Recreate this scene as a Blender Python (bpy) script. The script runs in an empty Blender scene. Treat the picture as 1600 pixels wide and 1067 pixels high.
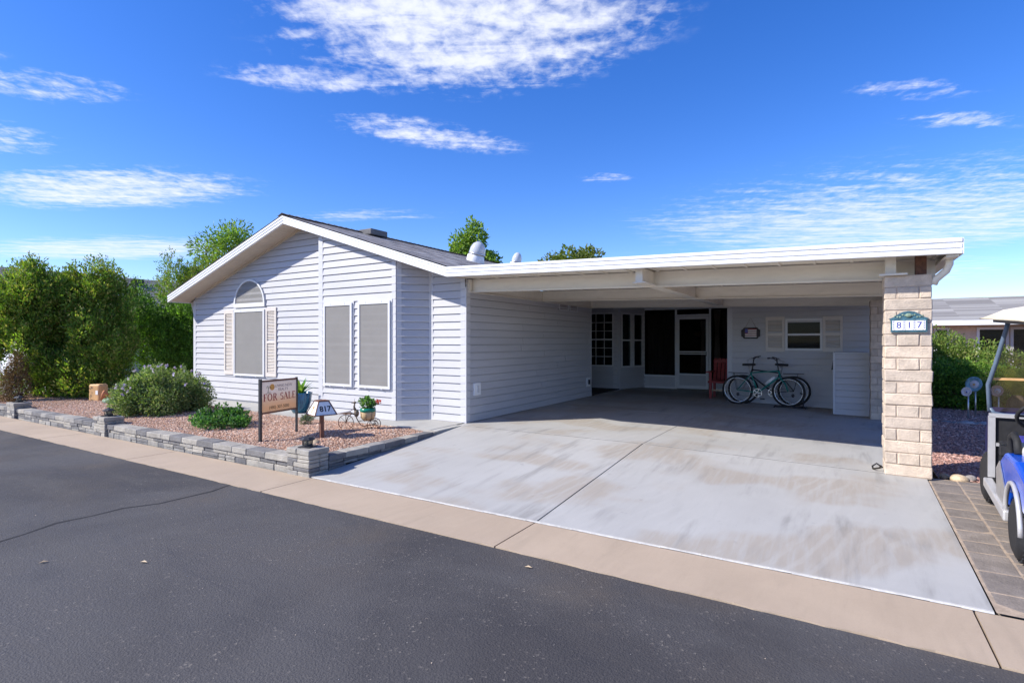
import bpy, bmesh, math, random
import numpy as np
from mathutils import Vector, Matrix
R = math.radians
random.seed(7)
rng = np.random.default_rng(11)
SC = bpy.context.scene
COL = SC.collection

# ------------------------------------------------------------------ camera, sky, sun, exposure
cam_d = bpy.data.cameras.new('camera')
cam = bpy.data.objects.new('camera', cam_d)
COL.objects.link(cam)
cam.location = (0, 0, 1.45)
cam.rotation_euler = (R(90), 0, math.asin(.5217))
cam_d.sensor_width = 36
cam_d.lens = 36 * 844 / 1600
cam_d.clip_start = .05
cam_d.clip_end = 3000
SC.camera = cam

SUN_TO = Vector((.6994, .7147, -.80)).normalized()      # direction the light travels
sun_el = math.asin(-SUN_TO.z)
sun_az = math.atan2(-SUN_TO.x, -SUN_TO.y)               # towards the sun, clockwise from +Y
sd = bpy.data.lights.new('sun', 'SUN')
sd.energy = 4.4
sd.angle = R(.53)
sd.color = (1, .95, .86)
sun = bpy.data.objects.new('sun', sd)
COL.objects.link(sun)
sun.rotation_euler = SUN_TO.to_track_quat('-Z', 'Y').to_euler()

SC.view_settings.view_transform = 'Standard'
SC.view_settings.look = 'None'
SC.view_settings.exposure = .72
SC.view_settings.gamma = 1
SC.cycles.max_bounces = 8
SC.cycles.diffuse_bounces = 5
SC.cycles.transparent_max_bounces = 12
SC.cycles.use_denoising = True


class NT:
    """small helper for node trees"""
    def __init__(s, tree):
        s.t = tree; s.n = tree.nodes; s.l = tree.links
    def new(s, typ, **kw):
        n = s.n.new(typ)
        for k, v in kw.items(): setattr(n, k, v)
        return n
    def put(s, sock, v):
        if v is None: return
        if isinstance(v, bpy.types.NodeSocket): s.l.new(v, sock)
        elif isinstance(v, (tuple, list)) and len(v) == 3 and len(sock.default_value) == 4: sock.default_value = (*v, 1)
        else: sock.default_value = v
    def m(s, op, a, b=None, c=None, clamp=False):
        n = s.new('ShaderNodeMath', operation=op, use_clamp=clamp)
        s.put(n.inputs[0], a); s.put(n.inputs[1], b)
        if c is not None: s.put(n.inputs[2], c)
        return n.outputs[0]
    def mix(s, f, a, b, mode='MIX'):
        n = s.new('ShaderNodeMix', data_type='RGBA', blend_type=mode)
        s.put(n.inputs[0], f); s.put(n.inputs[6], a); s.put(n.inputs[7], b)
        return n.outputs[2]
    def noise(s, vec, scale, detail=3, rough=.5, dist=0):
        n = s.new('ShaderNodeTexNoise')
        if vec is not None: s.l.new(vec, n.inputs['Vector'])
        n.inputs['Scale'].default_value = scale; n.inputs['Detail'].default_value = detail
        n.inputs['Roughness'].default_value = rough; n.inputs['Distortion'].default_value = dist
        return n.outputs[0]
    def ramp(s, f, lo, hi, a=0., b=1.):
        n = s.new('ShaderNodeMapRange', interpolation_type='SMOOTHSTEP')
        s.put(n.inputs[0], f)
        for i, v in zip((1, 2, 3, 4), (lo, hi, a, b)): n.inputs[i].default_value = v
        return n.outputs[0]
    def mapping(s, vec, scale=(1, 1, 1), rot=(0, 0, 0), loc=(0, 0, 0)):
        n = s.new('ShaderNodeMapping')
        s.l.new(vec, n.inputs[0]); n.inputs[1].default_value = loc; n.inputs[2].default_value = rot; n.inputs[3].default_value = scale
        return n.outputs[0]


W = bpy.data.worlds.new('World'); SC.world = W; W.use_nodes = True
w = NT(W.node_tree); w.n.clear()
sky = w.new('ShaderNodeTexSky', sky_type='NISHITA', sun_disc=False)
sky.sun_elevation = sun_el; sky.sun_rotation = sun_az
sky.altitude = 400; sky.air_density = 1.0; sky.dust_density = .35; sky.ozone_density = 2.5
hs = w.new('ShaderNodeHueSaturation'); hs.inputs['Saturation'].default_value = 1.34; hs.inputs['Value'].default_value = 1.0
hs.inputs['Hue'].default_value = .510
w.l.new(sky.outputs[0], hs.inputs['Color'])
tc = w.new('ShaderNodeTexCoord')
sep = w.new('ShaderNodeSeparateXYZ'); w.l.new(tc.outputs['Generated'], sep.inputs[0])
dx, dy, dz = sep.outputs
zz = w.m('MAXIMUM', dz, .02)
# cloud layer coordinates: where the line of sight meets a flat layer overhead
ca = w.m('DIVIDE', w.m('ADD', w.m('MULTIPLY', dx, .8531), w.m('MULTIPLY', dy, .5217)), zz)
cb = w.m('DIVIDE', w.m('ADD', w.m('MULTIPLY', dx, -.5217), w.m('MULTIPLY', dy, .8531)), zz)
cv = w.new('ShaderNodeCombineXYZ'); w.l.new(ca, cv.inputs[0]); w.l.new(cb, cv.inputs[1])
puffs = w.noise(w.mapping(cv.outputs[0], (1, .8, 1), (0, 0, .5)), 15., 4, .62, .25)
wide = w.noise(w.mapping(cv.outputs[0], (1, .55, 1), (0, 0, .45)), 2.1, 4, .6, .4)
streak = w.noise(w.mapping(cv.outputs[0], (.55, 1.6, 1), (0, 0, -.35)), 5., 5, .62, .5)
# banks of cloud: (a, b, ra, rb, tilt, weight)
banks = [(-.14, 1.66, .66, .52, -.25, 1.0), (-.76, 2.06, .36, .12, .15, .72), (-.40, 2.62, .50, .18, .42, .78),
         (-2.75, 3.6, 1.15, .48, -.20, .92), (-2.75, 2.62, .55, .30, 0, .62), (-1.85, 2.12, .36, .16, .1, .62), (-1.95, 1.85, .2, .08, .2, .5),
         (-4.4, 5.9, 1.9, .75, -.2, .85), (3.3, 4.7, 2.3, 1.8, .3, .76), (1.9, 4.6, 1.0, .7, .3, .6), (1.6, 2.15, .30, .10, .1, .46), (2.05, 2.45, .35, .12, .1, .46),
         (.58, 3.3, .2, .12, 0, .45), (-1.2, 4.3, .8, .25, -.1, .45), (3.6, 8.5, 4.2, 2.6, 0, .78), (-8.0, 12, 5, 4, 0, .7), (1.5, 6.9, 1.5, .6, 0, .5)]
acc = None
for (a0, b0, ra, rb, t, wt) in banks:
    u_ = w.m('SUBTRACT', ca, a0); v_ = w.m('SUBTRACT', cb, b0)
    c_, s_ = math.cos(t), math.sin(t)
    p_ = w.m('DIVIDE', w.m('ADD', w.m('MULTIPLY', u_, c_), w.m('MULTIPLY', v_, s_)), ra)
    q_ = w.m('DIVIDE', w.m('SUBTRACT', w.m('MULTIPLY', v_, c_), w.m('MULTIPLY', u_, s_)), rb)
    d_ = w.m('SQRT', w.m('ADD', w.m('MULTIPLY', p_, p_), w.m('MULTIPLY', q_, q_)))
    e_ = w.ramp(d_, 1.35, .25, 0, wt)
    acc = e_ if acc is None else w.m('MAXIMUM', acc, e_)
# scattered cloud all round the sky
behind = w.ramp(cb, .9, -.3, 0, 1)
scat = w.m('MULTIPLY', w.ramp(wide, .52, .72, 0, .8), behind)
acc = w.m('MAXIMUM', acc, scat)
body = w.m('ADD', w.m('MULTIPLY', acc, .95), w.m('ADD', w.m('MULTIPLY', w.m('SUBTRACT', puffs, .5), w.ramp(cb, 5.5, 2.2, .35, 1.6)), w.m('MULTIPLY', w.m('SUBTRACT', streak, .5), 1.7)))
cl = w.m('MULTIPLY', w.ramp(body, .12, 1.3), w.ramp(acc, .02, .35))
cl = w.m('MULTIPLY', cl, w.ramp(dz, .0, .09))
cl = w.m('MULTIPLY', cl, .9)
bg = w.new('ShaderNodeBackground')
SKY = .105
skyc = w.mix(1., hs.outputs[0], (1.05, 1.08, 1.32), 'MULTIPLY')
w.put(bg.inputs[0], w.mix(cl, skyc, (6.0, 6.2, 6.9)))
bg.inputs[1].default_value = SKY
wo = w.new('ShaderNodeOutputWorld'); w.l.new(bg.outputs[0], wo.inputs[0])

# ------------------------------------------------------------------ helpers
def link(o, parent=None):
    COL.objects.link(o)
    if parent is not None: o.parent = parent
    return o

def tag(o, label, cat, group=None):
    o['label'] = label; o['category'] = cat
    if group: o['group'] = group
    return o

def thing(name, label, cat, loc=(0, 0, 0), rotz=0, group=None):
    o = bpy.data.objects.new(name, None); o.empty_display_size = .1
    COL.objects.link(o); o.location = loc; o.rotation_euler = (0, 0, rotz)
    return tag(o, label, cat, group)

class MB:
    def __init__(s): s.v = []; s.f = []; s.sm = []
    def add(s, vs, fs, smooth=False):
        b = len(s.v); s.v += [tuple(p) for p in vs]
        for f in fs: s.f.append(tuple(b + i for i in f)); s.sm.append(smooth)
        return s
    def box(s, x0, x1, y0, y1, z0, z1, M=None):
        vs = [(x, y, z) for z in (z0, z1) for (x, y) in ((x0, y0), (x1, y0), (x1, y1), (x0, y1))]
        if M is not None: vs = [M @ Vector(p) for p in vs]
        return s.add(vs, [(3, 2, 1, 0), (4, 5, 6, 7), (0, 1, 5, 4), (1, 2, 6, 5), (2, 3, 7, 6), (3, 0, 4, 7)])
    def bar(s, a, b, wd, ht, up=(0, 0, 1)):
        a = Vector(a); b = Vector(b); d = (b - a); L = d.length; d.normalize()
        up = Vector(up); sd_ = d.cross(up)
        if sd_.length < 1e-4: sd_ = d.cross(Vector((1, 0, 0)))
        sd_.normalize(); up = sd_.cross(d)
        vs = [p + sd_ * (i * wd / 2) + up * (j * ht / 2) for p in (a, b) for (i, j) in ((-1, -1), (1, -1), (1, 1), (-1, 1))]
        return s.add(vs, [(3, 2, 1, 0), (4, 5, 6, 7), (0, 1, 5, 4), (1, 2, 6, 5), (2, 3, 7, 6), (3, 0, 4, 7)])
    def tube(s, pts, r, n=8, closed=False, caps=True):
        pts = [Vector(p) for p in pts]; N = len(pts)
        rs = r if isinstance(r, (list, tuple)) else [r] * N
        rings = []; ref = None
        for i, p in enumerate(pts):
            if closed: d = pts[(i + 1) % N] - pts[i - 1]
            else: d = pts[min(i + 1, N - 1)] - pts[max(i - 1, 0)]
            d.normalize()
            if ref is None:
                ref = Vector((0, 0, 1)) if abs(d.z) < .9 else Vector((1, 0, 0))
            a = d.cross(ref)
            if a.length < 1e-4: a = d.cross(Vector((.3, 1, .2)))
            a.normalize(); b = a.cross(d); ref = b
            rings.append([p + (a * math.cos(2 * math.pi * k / n) + b * math.sin(2 * math.pi * k / n)) * rs[i] for k in range(n)])
        vs = [q for ring in rings for q in ring]; fs = []
        for i in range(N if closed else N - 1):
            j = (i + 1) % N
            for k in range(n):
                fs.append((i * n + k, i * n + (k + 1) % n, j * n + (k + 1) % n, j * n + k))
        s.add(vs, fs, True)
        if caps and not closed:
            b = len(s.v) - len(vs)
            s.f.append(tuple(b + k for k in range(n))[::-1]); s.sm.append(False)
            s.f.append(tuple(b + (N - 1) * n + k for k in range(n))); s.sm.append(False)
        return s
    def lathe(s, prof, n=20, c=(0, 0, 0), smooth=True, M=None, cap=(True, True)):
        vs = []; fs = []
        for (r, z) in prof:
            for k in range(n):
                a = 2 * math.pi * k / n
                p = Vector((r * math.cos(a), r * math.sin(a), z))
                if M is not None: p = M @ p
                vs.append((p.x + c[0], p.y + c[1], p.z + c[2]))
        for i in range(len(prof) - 1):
            for k in range(n):
                fs.append((i * n + k, i * n + (k + 1) % n, (i + 1) * n + (k + 1) % n, (i + 1) * n + k))
        s.add(vs, fs, smooth)
        b = len(s.v) - len(vs)
        if cap[0] and prof[0][0] > 1e-5: s.f.append(tuple(b + k for k in range(n))[::-1]); s.sm.append(False)
        if cap[1] and prof[-1][0] > 1e-5: s.f.append(tuple(b + (len(prof) - 1) * n + k for k in range(n))); s.sm.append(False)
        return s
    def prism(s, poly, off):
        """closed prism: polygon (3D points, counter-clockwise seen from +off side) pushed along off"""
        off = Vector(off); n = len(poly)
        vs = [Vector(p) for p in poly] + [Vector(p) + off for p in poly]
        fs = [tuple(range(n))[::-1], tuple(range(n, 2 * n))] + [(i, (i + 1) % n, n + (i + 1) % n, n + i) for i in range(n)]
        return s.add(vs, fs)
    def ball(s, c, r, n=10, sc=(1, 1, 1)):
        prof = [(r * math.sin(math.pi * i / n) + 1e-6, -r * math.cos(math.pi * i / n)) for i in range(n + 1)]
        return s.lathe(prof, n + 4, c, True, Matrix.Diagonal((*sc, 1)).to_3x3())
    def mesh(s, name, mat):
        me = bpy.data.meshes.new(name); me.from_pydata(s.v, [], s.f)
        me.polygons.foreach_set('use_smooth', s.sm)
        me.materials.append(mat); me.update()
        return me
    def build(s, name, mat, parent=None, fix=True):
        me = s.mesh(name, mat)
        if fix:
            bm = bmesh.new(); bm.from_mesh(me); bmesh.ops.recalc_face_normals(bm, faces=bm.faces); bm.to_mesh(me); bm.free()
        return link(bpy.data.objects.new(name, me), parent)

def bev_box_mesh(name, mat, b=.06, seg=1):
    """unit box (-.5..+.5) with bevelled edges, to be shared and scaled"""
    bm = bmesh.new(); bmesh.ops.create_cube(bm, size=1)
    bmesh.ops.bevel(bm, geom=bm.edges[:], offset=b, segments=seg, affect='EDGES')
    me = bpy.data.meshes.new(name); bm.to_mesh(me); bm.free(); me.materials.append(mat); return me

def rough_box(name, mat, sx, sy, sz, b=.007, jit=.003):
    bm = bmesh.new(); bmesh.ops.create_cube(bm, size=1)
    for e in bm.verts: e.co = Vector((e.co.x * sx, e.co.y * sy, e.co.z * sz)) + Vector((random.uniform(-jit, jit), random.uniform(-jit, jit), random.uniform(-jit, jit)))
    bmesh.ops.bevel(bm, geom=bm.edges[:], offset=min(b, sx * .3, sy * .3, sz * .3), segments=1, affect='EDGES')
    me = bpy.data.meshes.new(name); bm.to_mesh(me); bm.free(); me.materials.append(mat); return me

def bevel(o, wd=.01, seg=2):
    m = o.modifiers.new('bevel', 'BEVEL'); m.width = wd; m.segments = seg; m.limit_method = 'ANGLE'
    return o

# ------------------------------------------------------------------ materials
def pbsdf(t, col, rough=.6, spec=.4, metal=0., normal=None, **kw):
    n = t.new('ShaderNodeBsdfPrincipled')
    t.put(n.inputs['Base Color'], col); t.put(n.inputs['Roughness'], rough)
    t.put(n.inputs['Specular IOR Level'], spec); t.put(n.inputs['Metallic'], metal)
    if normal is not None: t.l.new(normal, n.inputs['Normal'])
    for k, v in kw.items(): t.put(n.inputs[k], v)
    return n

def bump(t, h, strength=.3, dist=.01):
    b = t.new('ShaderNodeBump'); b.inputs['Strength'].default_value = strength; b.inputs['Distance'].default_value = dist
    t.put(b.inputs['Height'], h); return b.outputs[0]

MATS = {}
def newmat(name):
    m = bpy.data.materials.new(name); m.use_nodes = True
    t = NT(m.node_tree); t.n.clear()
    out = t.new('ShaderNodeOutputMaterial')
    tc_ = t.new('ShaderNodeTexCoord')
    MATS[name] = m
    return m, t, out, tc_.outputs['Object']

def simple(name, col, rough=.55, var=.12, scale=6., metal=0., spec=.4, bmp=.0, bscale=60., stretch=(1, 1, 1), rand=0.):
    m, t, out, oc = newmat(name)
    v = t.mapping(oc, stretch)
    n1 = t.noise(v, scale, 4, .6); n2 = t.noise(v, scale * 7.3, 3, .6)
    f = t.m('ADD', t.m('MULTIPLY', n1, .65), t.m('MULTIPLY', n2, .35))
    dk = tuple(c * (1 - var * 1.6) for c in col); lt = tuple(min(1, c * (1 + var * 1.1)) for c in col)
    c = t.mix(t.ramp(f, .3, .7), dk, lt)
    if rand:
        oi = t.new('ShaderNodeObjectInfo')
        c = t.mix(1., c, t.mix(oi.outputs['Random'], (1 - rand,) * 3, (1 + rand * .6,) * 3), 'MULTIPLY')
    nm = bump(t, t.noise(oc, bscale, 4, .6), bmp, .01) if bmp else None
    b = pbsdf(t, c, t.ramp(n1, .2, .8, rough * .88, min(1, rough * 1.12)), spec, metal, nm)
    t.l.new(b.outputs[0], out.inputs[0])
    return m

M_siding = simple('vinyl_siding', (.475, .472, .492), .5, .03, 1.3, bmp=.05, bscale=90, stretch=(1, 1, 3), rand=.035)
M_trim = simple('siding_trim', (.54, .54, .56), .5, .03, 2.)
M_white = simple('white_metal', (.74, .75, .77), .42, .03, 2.)
M_frame = simple('window_white', (.66, .66, .67), .42, .03, 5.)
M_cream = simple('cream_metal', (.74, .69, .60), .45, .06, 1.6, stretch=(.5, 2, 2))
M_shutter = simple('shutter_cream', (.62, .565, .51), .55, .03, 8.)
M_soffit = simple('soffit_cream', (.62, .53, .42), .55, .06, 3.)
M_dark = simple('dark_metal', (.03, .03, .034), .45, .2, 20.)
M_black = simple('black_rubber', (.018, .018, .02), .7, .2, 30.)
M_chrome = simple('bright_steel', (.62, .63, .66), .25, .05, 20., metal=1.)
M_steel = simple('brushed_steel', (.55, .55, .55), .38, .1, 10., metal=.85)
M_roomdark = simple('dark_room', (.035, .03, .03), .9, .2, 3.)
M_rust = simple('rusted_iron', (.12, .055, .035), .75, .35, 30.)
M_brown = simple('brown_paint', (.17, .075, .05), .6, .25, 14.)
M_bark = simple('bark', (.13, .09, .06), .9, .35, 9., bmp=.6, bscale=30, stretch=(1, 1, .3))
M_red = simple('red_paint', (.30, .035, .035), .55, .2, 8.)
M_wood = simple('pale_wood', (.55, .42, .27), .6, .2, 8., stretch=(1, 6, 6))
M_teal = simple('teal_paint', (.01, .22, .18), .3, .1, 8.)
M_blackpaint = simple('black_paint', (.012, .012, .014), .28, .1, 8.)
M_terra = simple('terracotta', (.52, .20, .09), .75, .18, 9.)
M_tan = simple('tan_plastic', (.60, .36, .16), .55, .1, 5.)
M_greenrock = simple('green_stone', (.22, .30, .22), .8, .3, 9., bmp=.3, bscale=20)
M_tanrock = simple('tan_stone', (.52, .40, .27), .85, .25, 9., bmp=.4, bscale=25, rand=.25)
M_greyrock = simple('grey_stone', (.30, .27, .26), .85, .3, 9., bmp=.4, bscale=25, rand=.3)
M_soil = simple('potting_soil', (.03, .02, .015), .95, .3, 30.)
M_paper = simple('white_plate', (.80, .80, .78), .5, .04, 12.)
M_ink = simple('black_ink', (.02, .02, .025), .5, .1, 30.)
M_blueink = simple('blue_glaze', (.06, .06, .33), .35, .2, 40.)
M_redink = simple('red_ink', (.33, .03, .035), .5, .1, 30.)
M_plaque = simple('patina_iron', (.05, .13, .17), .5, .35, 40., bmp=.3, bscale=90)
M_cartblue = simple('blue_bodywork', (.004, .07, .50), .2, .05, 4., spec=.6)
M_cartnavy = simple('navy_bodywork', (.022, .018, .075), .3, .08, 4., spec=.5)
M_silver = simple('silver_trim', (.58, .57, .57), .35, .06, 6., metal=.45)
M_cartframe = simple('slate_tube', (.10, .14, .20), .4, .12, 8.)
M_carttop = simple('cream_canopy', (.74, .64, .47), .45, .05, 3.)
M_seat = simple('seat_vinyl', (.62, .60, .56), .5, .06, 8.)
M_nbr = simple('beige_siding', (.60, .57, .50), .6, .05, 3.)
M_nbrwall = simple('tan_block', (.58, .46, .36), .8, .12, 5., bmp=.3, bscale=25)
M_curtain = simple('grey_curtain', (.13, .12, .12), .85, .2, 4., stretch=(6, 6, .5))
M_curtainl = simple('pale_curtain', (.55, .48, .45), .85, .12, 4., stretch=(6, 6, .5))
M_blind = simple('white_blind', (.50, .52, .53), .7, .1, 4.)
M_walk = None

# siding shadow side etc. share one material; window glass
def glass_dark(name, tint=(.02, .025, .03), rough=.03):
    m, t, out, oc = newmat(name)
    d = pbsdf(t, tint, rough, .15)
    tr = t.new('ShaderNodeBsdfTransparent'); t.put(tr.inputs[0], (.75, .8, .8))
    mx = t.new('ShaderNodeMixShader'); mx.inputs[0].default_value = .5
    t.l.new(d.outputs[0], mx.inputs[1]); t.l.new(tr.outputs[0], mx.inputs[2]); t.l.new(mx.outputs[0], out.inputs[0])
    return m
M_glass = glass_dark('window_glass')
def tinted(name, col, amt):
    m, t, out, oc = newmat(name)
    d = pbsdf(t, col, .08, .5)
    tr = t.new('ShaderNodeBsdfTransparent'); t.put(tr.inputs[0], (.9, .88, .84))
    mx = t.new('ShaderNodeMixShader'); mx.inputs[0].default_value = amt
    t.l.new(d.outputs[0], mx.inputs[1]); t.l.new(tr.outputs[0], mx.inputs[2]); t.l.new(mx.outputs[0], out.inputs[0])
    return m
M_shield = tinted('windshield_plastic', (.07, .055, .035), .62)
M_lampglass = tinted('lamp_glass', (.35, .33, .25), .35)
M_dome = tinted('clear_dome', (.62, .64, .68), .25)

def screen(name, col, through):
    m, t, out, oc = newmat(name)
    br = t.m('ADD', t.m('MULTIPLY', t.noise(oc, 40, 2), .1), .95)
    d = t.new('ShaderNodeBsdfDiffuse'); t.put(d.inputs[0], t.mix(t.noise(oc, 3., 4, .6), tuple(c * .9 for c in col), tuple(c * 1.08 for c in col)))
    tr = t.new('ShaderNodeBsdfTransparent')
    mx = t.new('ShaderNodeMixShader'); mx.inputs[0].default_value = through
    t.l.new(d.outputs[0], mx.inputs[1]); t.l.new(tr.outputs[0], mx.inputs[2]); t.l.new(mx.outputs[0], out.inputs[0])
    return m
M_solar = screen('solar_screen', (.34, .33, .315), .42)
M_backing = simple('window_dark', (.07, .073, .078), .3, .1, 4.)
M_insect = screen('dark_insect_screen', (.012, .010, .010), .6)

def asphalt():
    m, t, out, oc = newmat('asphalt')
    big = t.noise(oc, .35, 5, .62, .6); med = t.noise(t.mapping(oc, (.5, 1.6, 1), (0, 0, .2)), 1.4, 5, .65, .8)
    fine = t.noise(oc, 130, 3, .7)
    vo = t.new('ShaderNodeTexVoronoi'); t.l.new(oc, vo.inputs['Vector']); vo.inputs['Scale'].default_value = 75
    c = t.mix(t.ramp(big, .38, .62), (.050, .047, .049), (.080, .076, .077))
    c = t.mix(t.m('MULTIPLY', t.ramp(med, .5, .75), .5), c, (.092, .089, .09))
    c = t.mix(t.m('MULTIPLY', t.ramp(med, .48, .2), .4), c, (.031, .031, .036))
    # brownish dust towards the gutter edge
    sx = t.new('ShaderNodeSeparateXYZ'); t.l.new(oc, sx.inputs[0])
    edge = t.m('MULTIPLY', t.ramp(sx.outputs[1], 1.9, 3.6), t.ramp(t.noise(oc, .7, 4, .6), .45, .72))
    c = t.mix(t.m('MULTIPLY', edge, .8), c, (.095, .078, .064))
    agg = t.ramp(vo.outputs['Color'], .80, .97)
    spk = t.m('MULTIPLY', agg, t.ramp(t.noise(oc, 2.2, 3), .3, .7))
    c = t.mix(t.m('MULTIPLY', spk, .8), c, (.22, .195, .17))
    c = t.mix(t.m('MULTIPLY', t.ramp(fine, .35, .75), .55), c, t.mix(.5, c, (.018, .018, .02)))
    b = pbsdf(t, c, t.ramp(med, .3, .7, .72, .9), .35, 0, bump(t, t.m('ADD', fine, t.m('MULTIPLY', vo.outputs['Distance'], .8)), .65, .006))
    t.l.new(b.outputs[0], out.inputs[0]); return m
M_asphalt = asphalt()

def concrete(name, base, stain, dark, sc=1., stainamt=.6):
    m, t, out, oc = newmat(name)
    n0 = t.noise(oc, .55 * sc, 5, .6, .4)
    n1 = t.noise(t.mapping(oc, (1.0, .5, 1), (0, 0, -.25)), .8 * sc, 5, .6, .35)
    n2 = t.noise(t.mapping(oc, (.8, .25, 1), (0, 0, .12), (7, 3, 0)), 1.2 * sc, 5, .66, .5)
    n4 = t.noise(t.mapping(oc, (1.4, 1.1, 1), (0, 0, .3), (3, 9, 0)), .8 * sc, 3, .5, .3)
    fine = t.noise(oc, 150, 3, .65)
    wv = t.new('ShaderNodeTexWave', wave_type='BANDS'); t.l.new(t.mapping(oc, (1, .55, 1), (0, 0, .5)), wv.inputs[0])
    wv.inputs['Scale'].default_value = 2.2; wv.inputs['Distortion'].default_value = 7.; wv.inputs['Detail'].default_value = 3; wv.inputs['Detail Scale'].default_value = .8
    st1 = t.noise(t.mapping(oc, (5., .55, 1), (0, 0, -.42)), 1.1 * sc, 5, .62, .25)
    st2 = t.noise(t.mapping(oc, (11., 1.1, 1), (0, 0, -.30), (2, 5, 0)), 1.5 * sc, 4, .6, .2)
    sq = t.noise(t.mapping(oc, (1., 1.3, 1), (0, 0, .08), (1, 4, 0)), .75 * sc, 3, .45, .15)
    c = t.mix(t.ramp(n0, .3, .7), tuple(b_ * .93 for b_ in base), tuple(min(1, b_ * 1.05) for b_ in base))
    tan_ = t.m('MULTIPLY', t.ramp(sq, .47, .60), t.ramp(st2, .25, .62, .35, 1.))
    c = t.mix(t.m('MULTIPLY', tan_, stainamt * .85), c, stain)
    c = t.mix(t.m('MULTIPLY', t.m('MULTIPLY', t.ramp(st1, .48, .70), t.ramp(n4, .38, .6)), stainamt * .8), c, dark)
    c = t.mix(t.m('MULTIPLY', t.ramp(st2, .52, .8), stainamt * .35), c, tuple(b_ * .72 for b_ in base))
    c = t.mix(t.m('MULTIPLY', t.m('MULTIPLY', t.ramp(wv.outputs[0], .6, .95), t.ramp(n2, .45, .62)), stainamt * .32), c, tuple(min(1, b_ * 1.13) for b_ in base))
    spot = t.ramp(t.noise(oc, 7., 2, .5), .70, .78)
    c = t.mix(t.m('MULTIPLY', spot, stainamt * .35), c, tuple(b_ * .5 for b_ in base))
    c = t.mix(t.m('MULTIPLY', t.ramp(fine, .3, .8), .18), c, tuple(b_ * .55 for b_ in base))
    b = pbsdf(t, c, t.ramp(n1, .3, .7, .6, .8), .35, 0, bump(t, fine, .25, .004))
    t.l.new(b.outputs[0], out.inputs[0]); return m
M_drive = concrete('driveway_concrete', (.385, .378, .365), (.315, .265, .21), (.205, .198, .188), 1., .78)
M_pad = concrete('carport_concrete', (.40, .40, .40), (.33, .30, .26), (.24, .24, .24), 1., .5)
M_gutter = concrete('gutter_concrete', (.42, .33, .245), (.38, .295, .215), (.30, .24, .18), 1.6, .4)
M_walk = concrete('walkway_concrete', (.40, .395, .375), (.34, .31, .27), (.27, .26, .25), 1.3, .3)
M_joint = simple('joint_filler', (.07, .06, .05), .9, .3, 12.)
M_strip = simple('pale_mortar_and_lit_edge', (.47, .46, .44), .8, .2, 5.)

def gravel_ground(name, c1, c2, c3):
    m, t, out, oc = newmat(name)
    vo = t.new('ShaderNodeTexVoronoi'); t.l.new(oc, vo.inputs['Vector']); vo.inputs['Scale'].default_value = 48
    s = t.new('ShaderNodeSeparateColor'); t.l.new(vo.outputs['Color'], s.inputs[0])
    c = t.mix(s.outputs[0], c1, c2); c = t.mix(t.ramp(s.outputs[1], .75, .9), c, c3)
    c = t.mix(t.ramp(vo.outputs['Distance'], .3, .75), c, tuple(x * .3 for x in c1))
    b = pbsdf(t, c, .9, .25, 0, bump(t, t.m('SUBTRACT', 1., vo.outputs['Distance']), .8, .02))
    t.l.new(b.outputs[0], out.inputs[0]); return m
M_pinkbed = gravel_ground('pink_gravel_bed', (.40, .235, .165), (.50, .32, .24), (.56, .44, .35))
M_redbed = gravel_ground('brown_gravel_bed', (.31, .17, .14), (.44, .26, .215), (.55, .39, .33))
M_desert = gravel_ground('desert_ground', (.19, .15, .115), (.25, .20, .155), (.3, .25, .2))

def attr_mat(name, rough=.85, transl=0., spec=.25, mul=1.):
    m, t, out, oc = newmat(name)
    a = t.new('ShaderNodeAttribute'); a.attribute_name = 'Col'
    b = pbsdf(t, a.outputs['Color'], rough, spec)
    if transl:
        tl = t.new('ShaderNodeBsdfTranslucent')
        t.put(tl.inputs[0], t.mix(1., a.outputs['Color'], (1.15, 1.25, .5), 'MULTIPLY'))
        mx = t.new('ShaderNodeMixShader'); mx.inputs[0].default_value = transl
        t.l.new(b.outputs[0], mx.inputs[1]); t.l.new(tl.outputs[0], mx.inputs[2]); t.l.new(mx.outputs[0], out.inputs[0])
    else: t.l.new(b.outputs[0], out.inputs[0])
    return m
M_stones = attr_mat('gravel_stones', .88)
M_leaf = attr_mat('foliage', .55, .4, .35)
M_petal = attr_mat('petals', .6, .3, .2)

def shingles():
    m, t, out, oc = newmat('asphalt_shingles')
    a = t.new('ShaderNodeAttribute'); a.attribute_name = 'Col'
    n = t.noise(oc, 180, 2, .7); n2 = t.noise(oc, 1.3, 3)
    c = t.mix(t.m('MULTIPLY', n, .25), a.outputs['Color'], (.12, .115, .115))
    b = pbsdf(t, c, .92, .2, 0, bump(t, n, .15, .002)); t.l.new(b.outputs[0], out.inputs[0]); return m
M_shingle = shingles()

def wallstone(name, col):
    m, t, out, oc = newmat(name)
    gc = t.new('ShaderNodeNewGeometry').outputs['Position']
    n1 = t.noise(gc, 7, 4, .6); n2 = t.noise(gc, 60, 4, .65)
    oi = t.new('ShaderNodeObjectInfo')
    c = t.mix(t.ramp(n1, .3, .7), tuple(x * .82 for x in col), tuple(min(1, x * 1.12) for x in col))
    c = t.mix(t.m('MULTIPLY', t.ramp(n2, .45, .8), .35), c, tuple(x * .55 for x in col))
    c = t.mix(1., c, t.mix(oi.outputs['Random'], (.86, .86, .87), (1.1, 1.08, 1.05)), 'MULTIPLY')
    b = pbsdf(t, c, .88, .25, 0, bump(t, t.m('ADD', n2, t.m('MULTIPLY', n1, 1.5)), .7, .012)); t.l.new(b.outputs[0], out.inputs[0]); return m
M_stoneL = wallstone('pale_wall_stone', (.35, .33, .295))
M_stoneM = wallstone('grey_wall_stone', (.29, .28, .265))
M_stoneD = wallstone('slate_wall_stone', (.178, .174, .176))
M_block = wallstone('slump_block', (.58, .485, .395))
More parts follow.
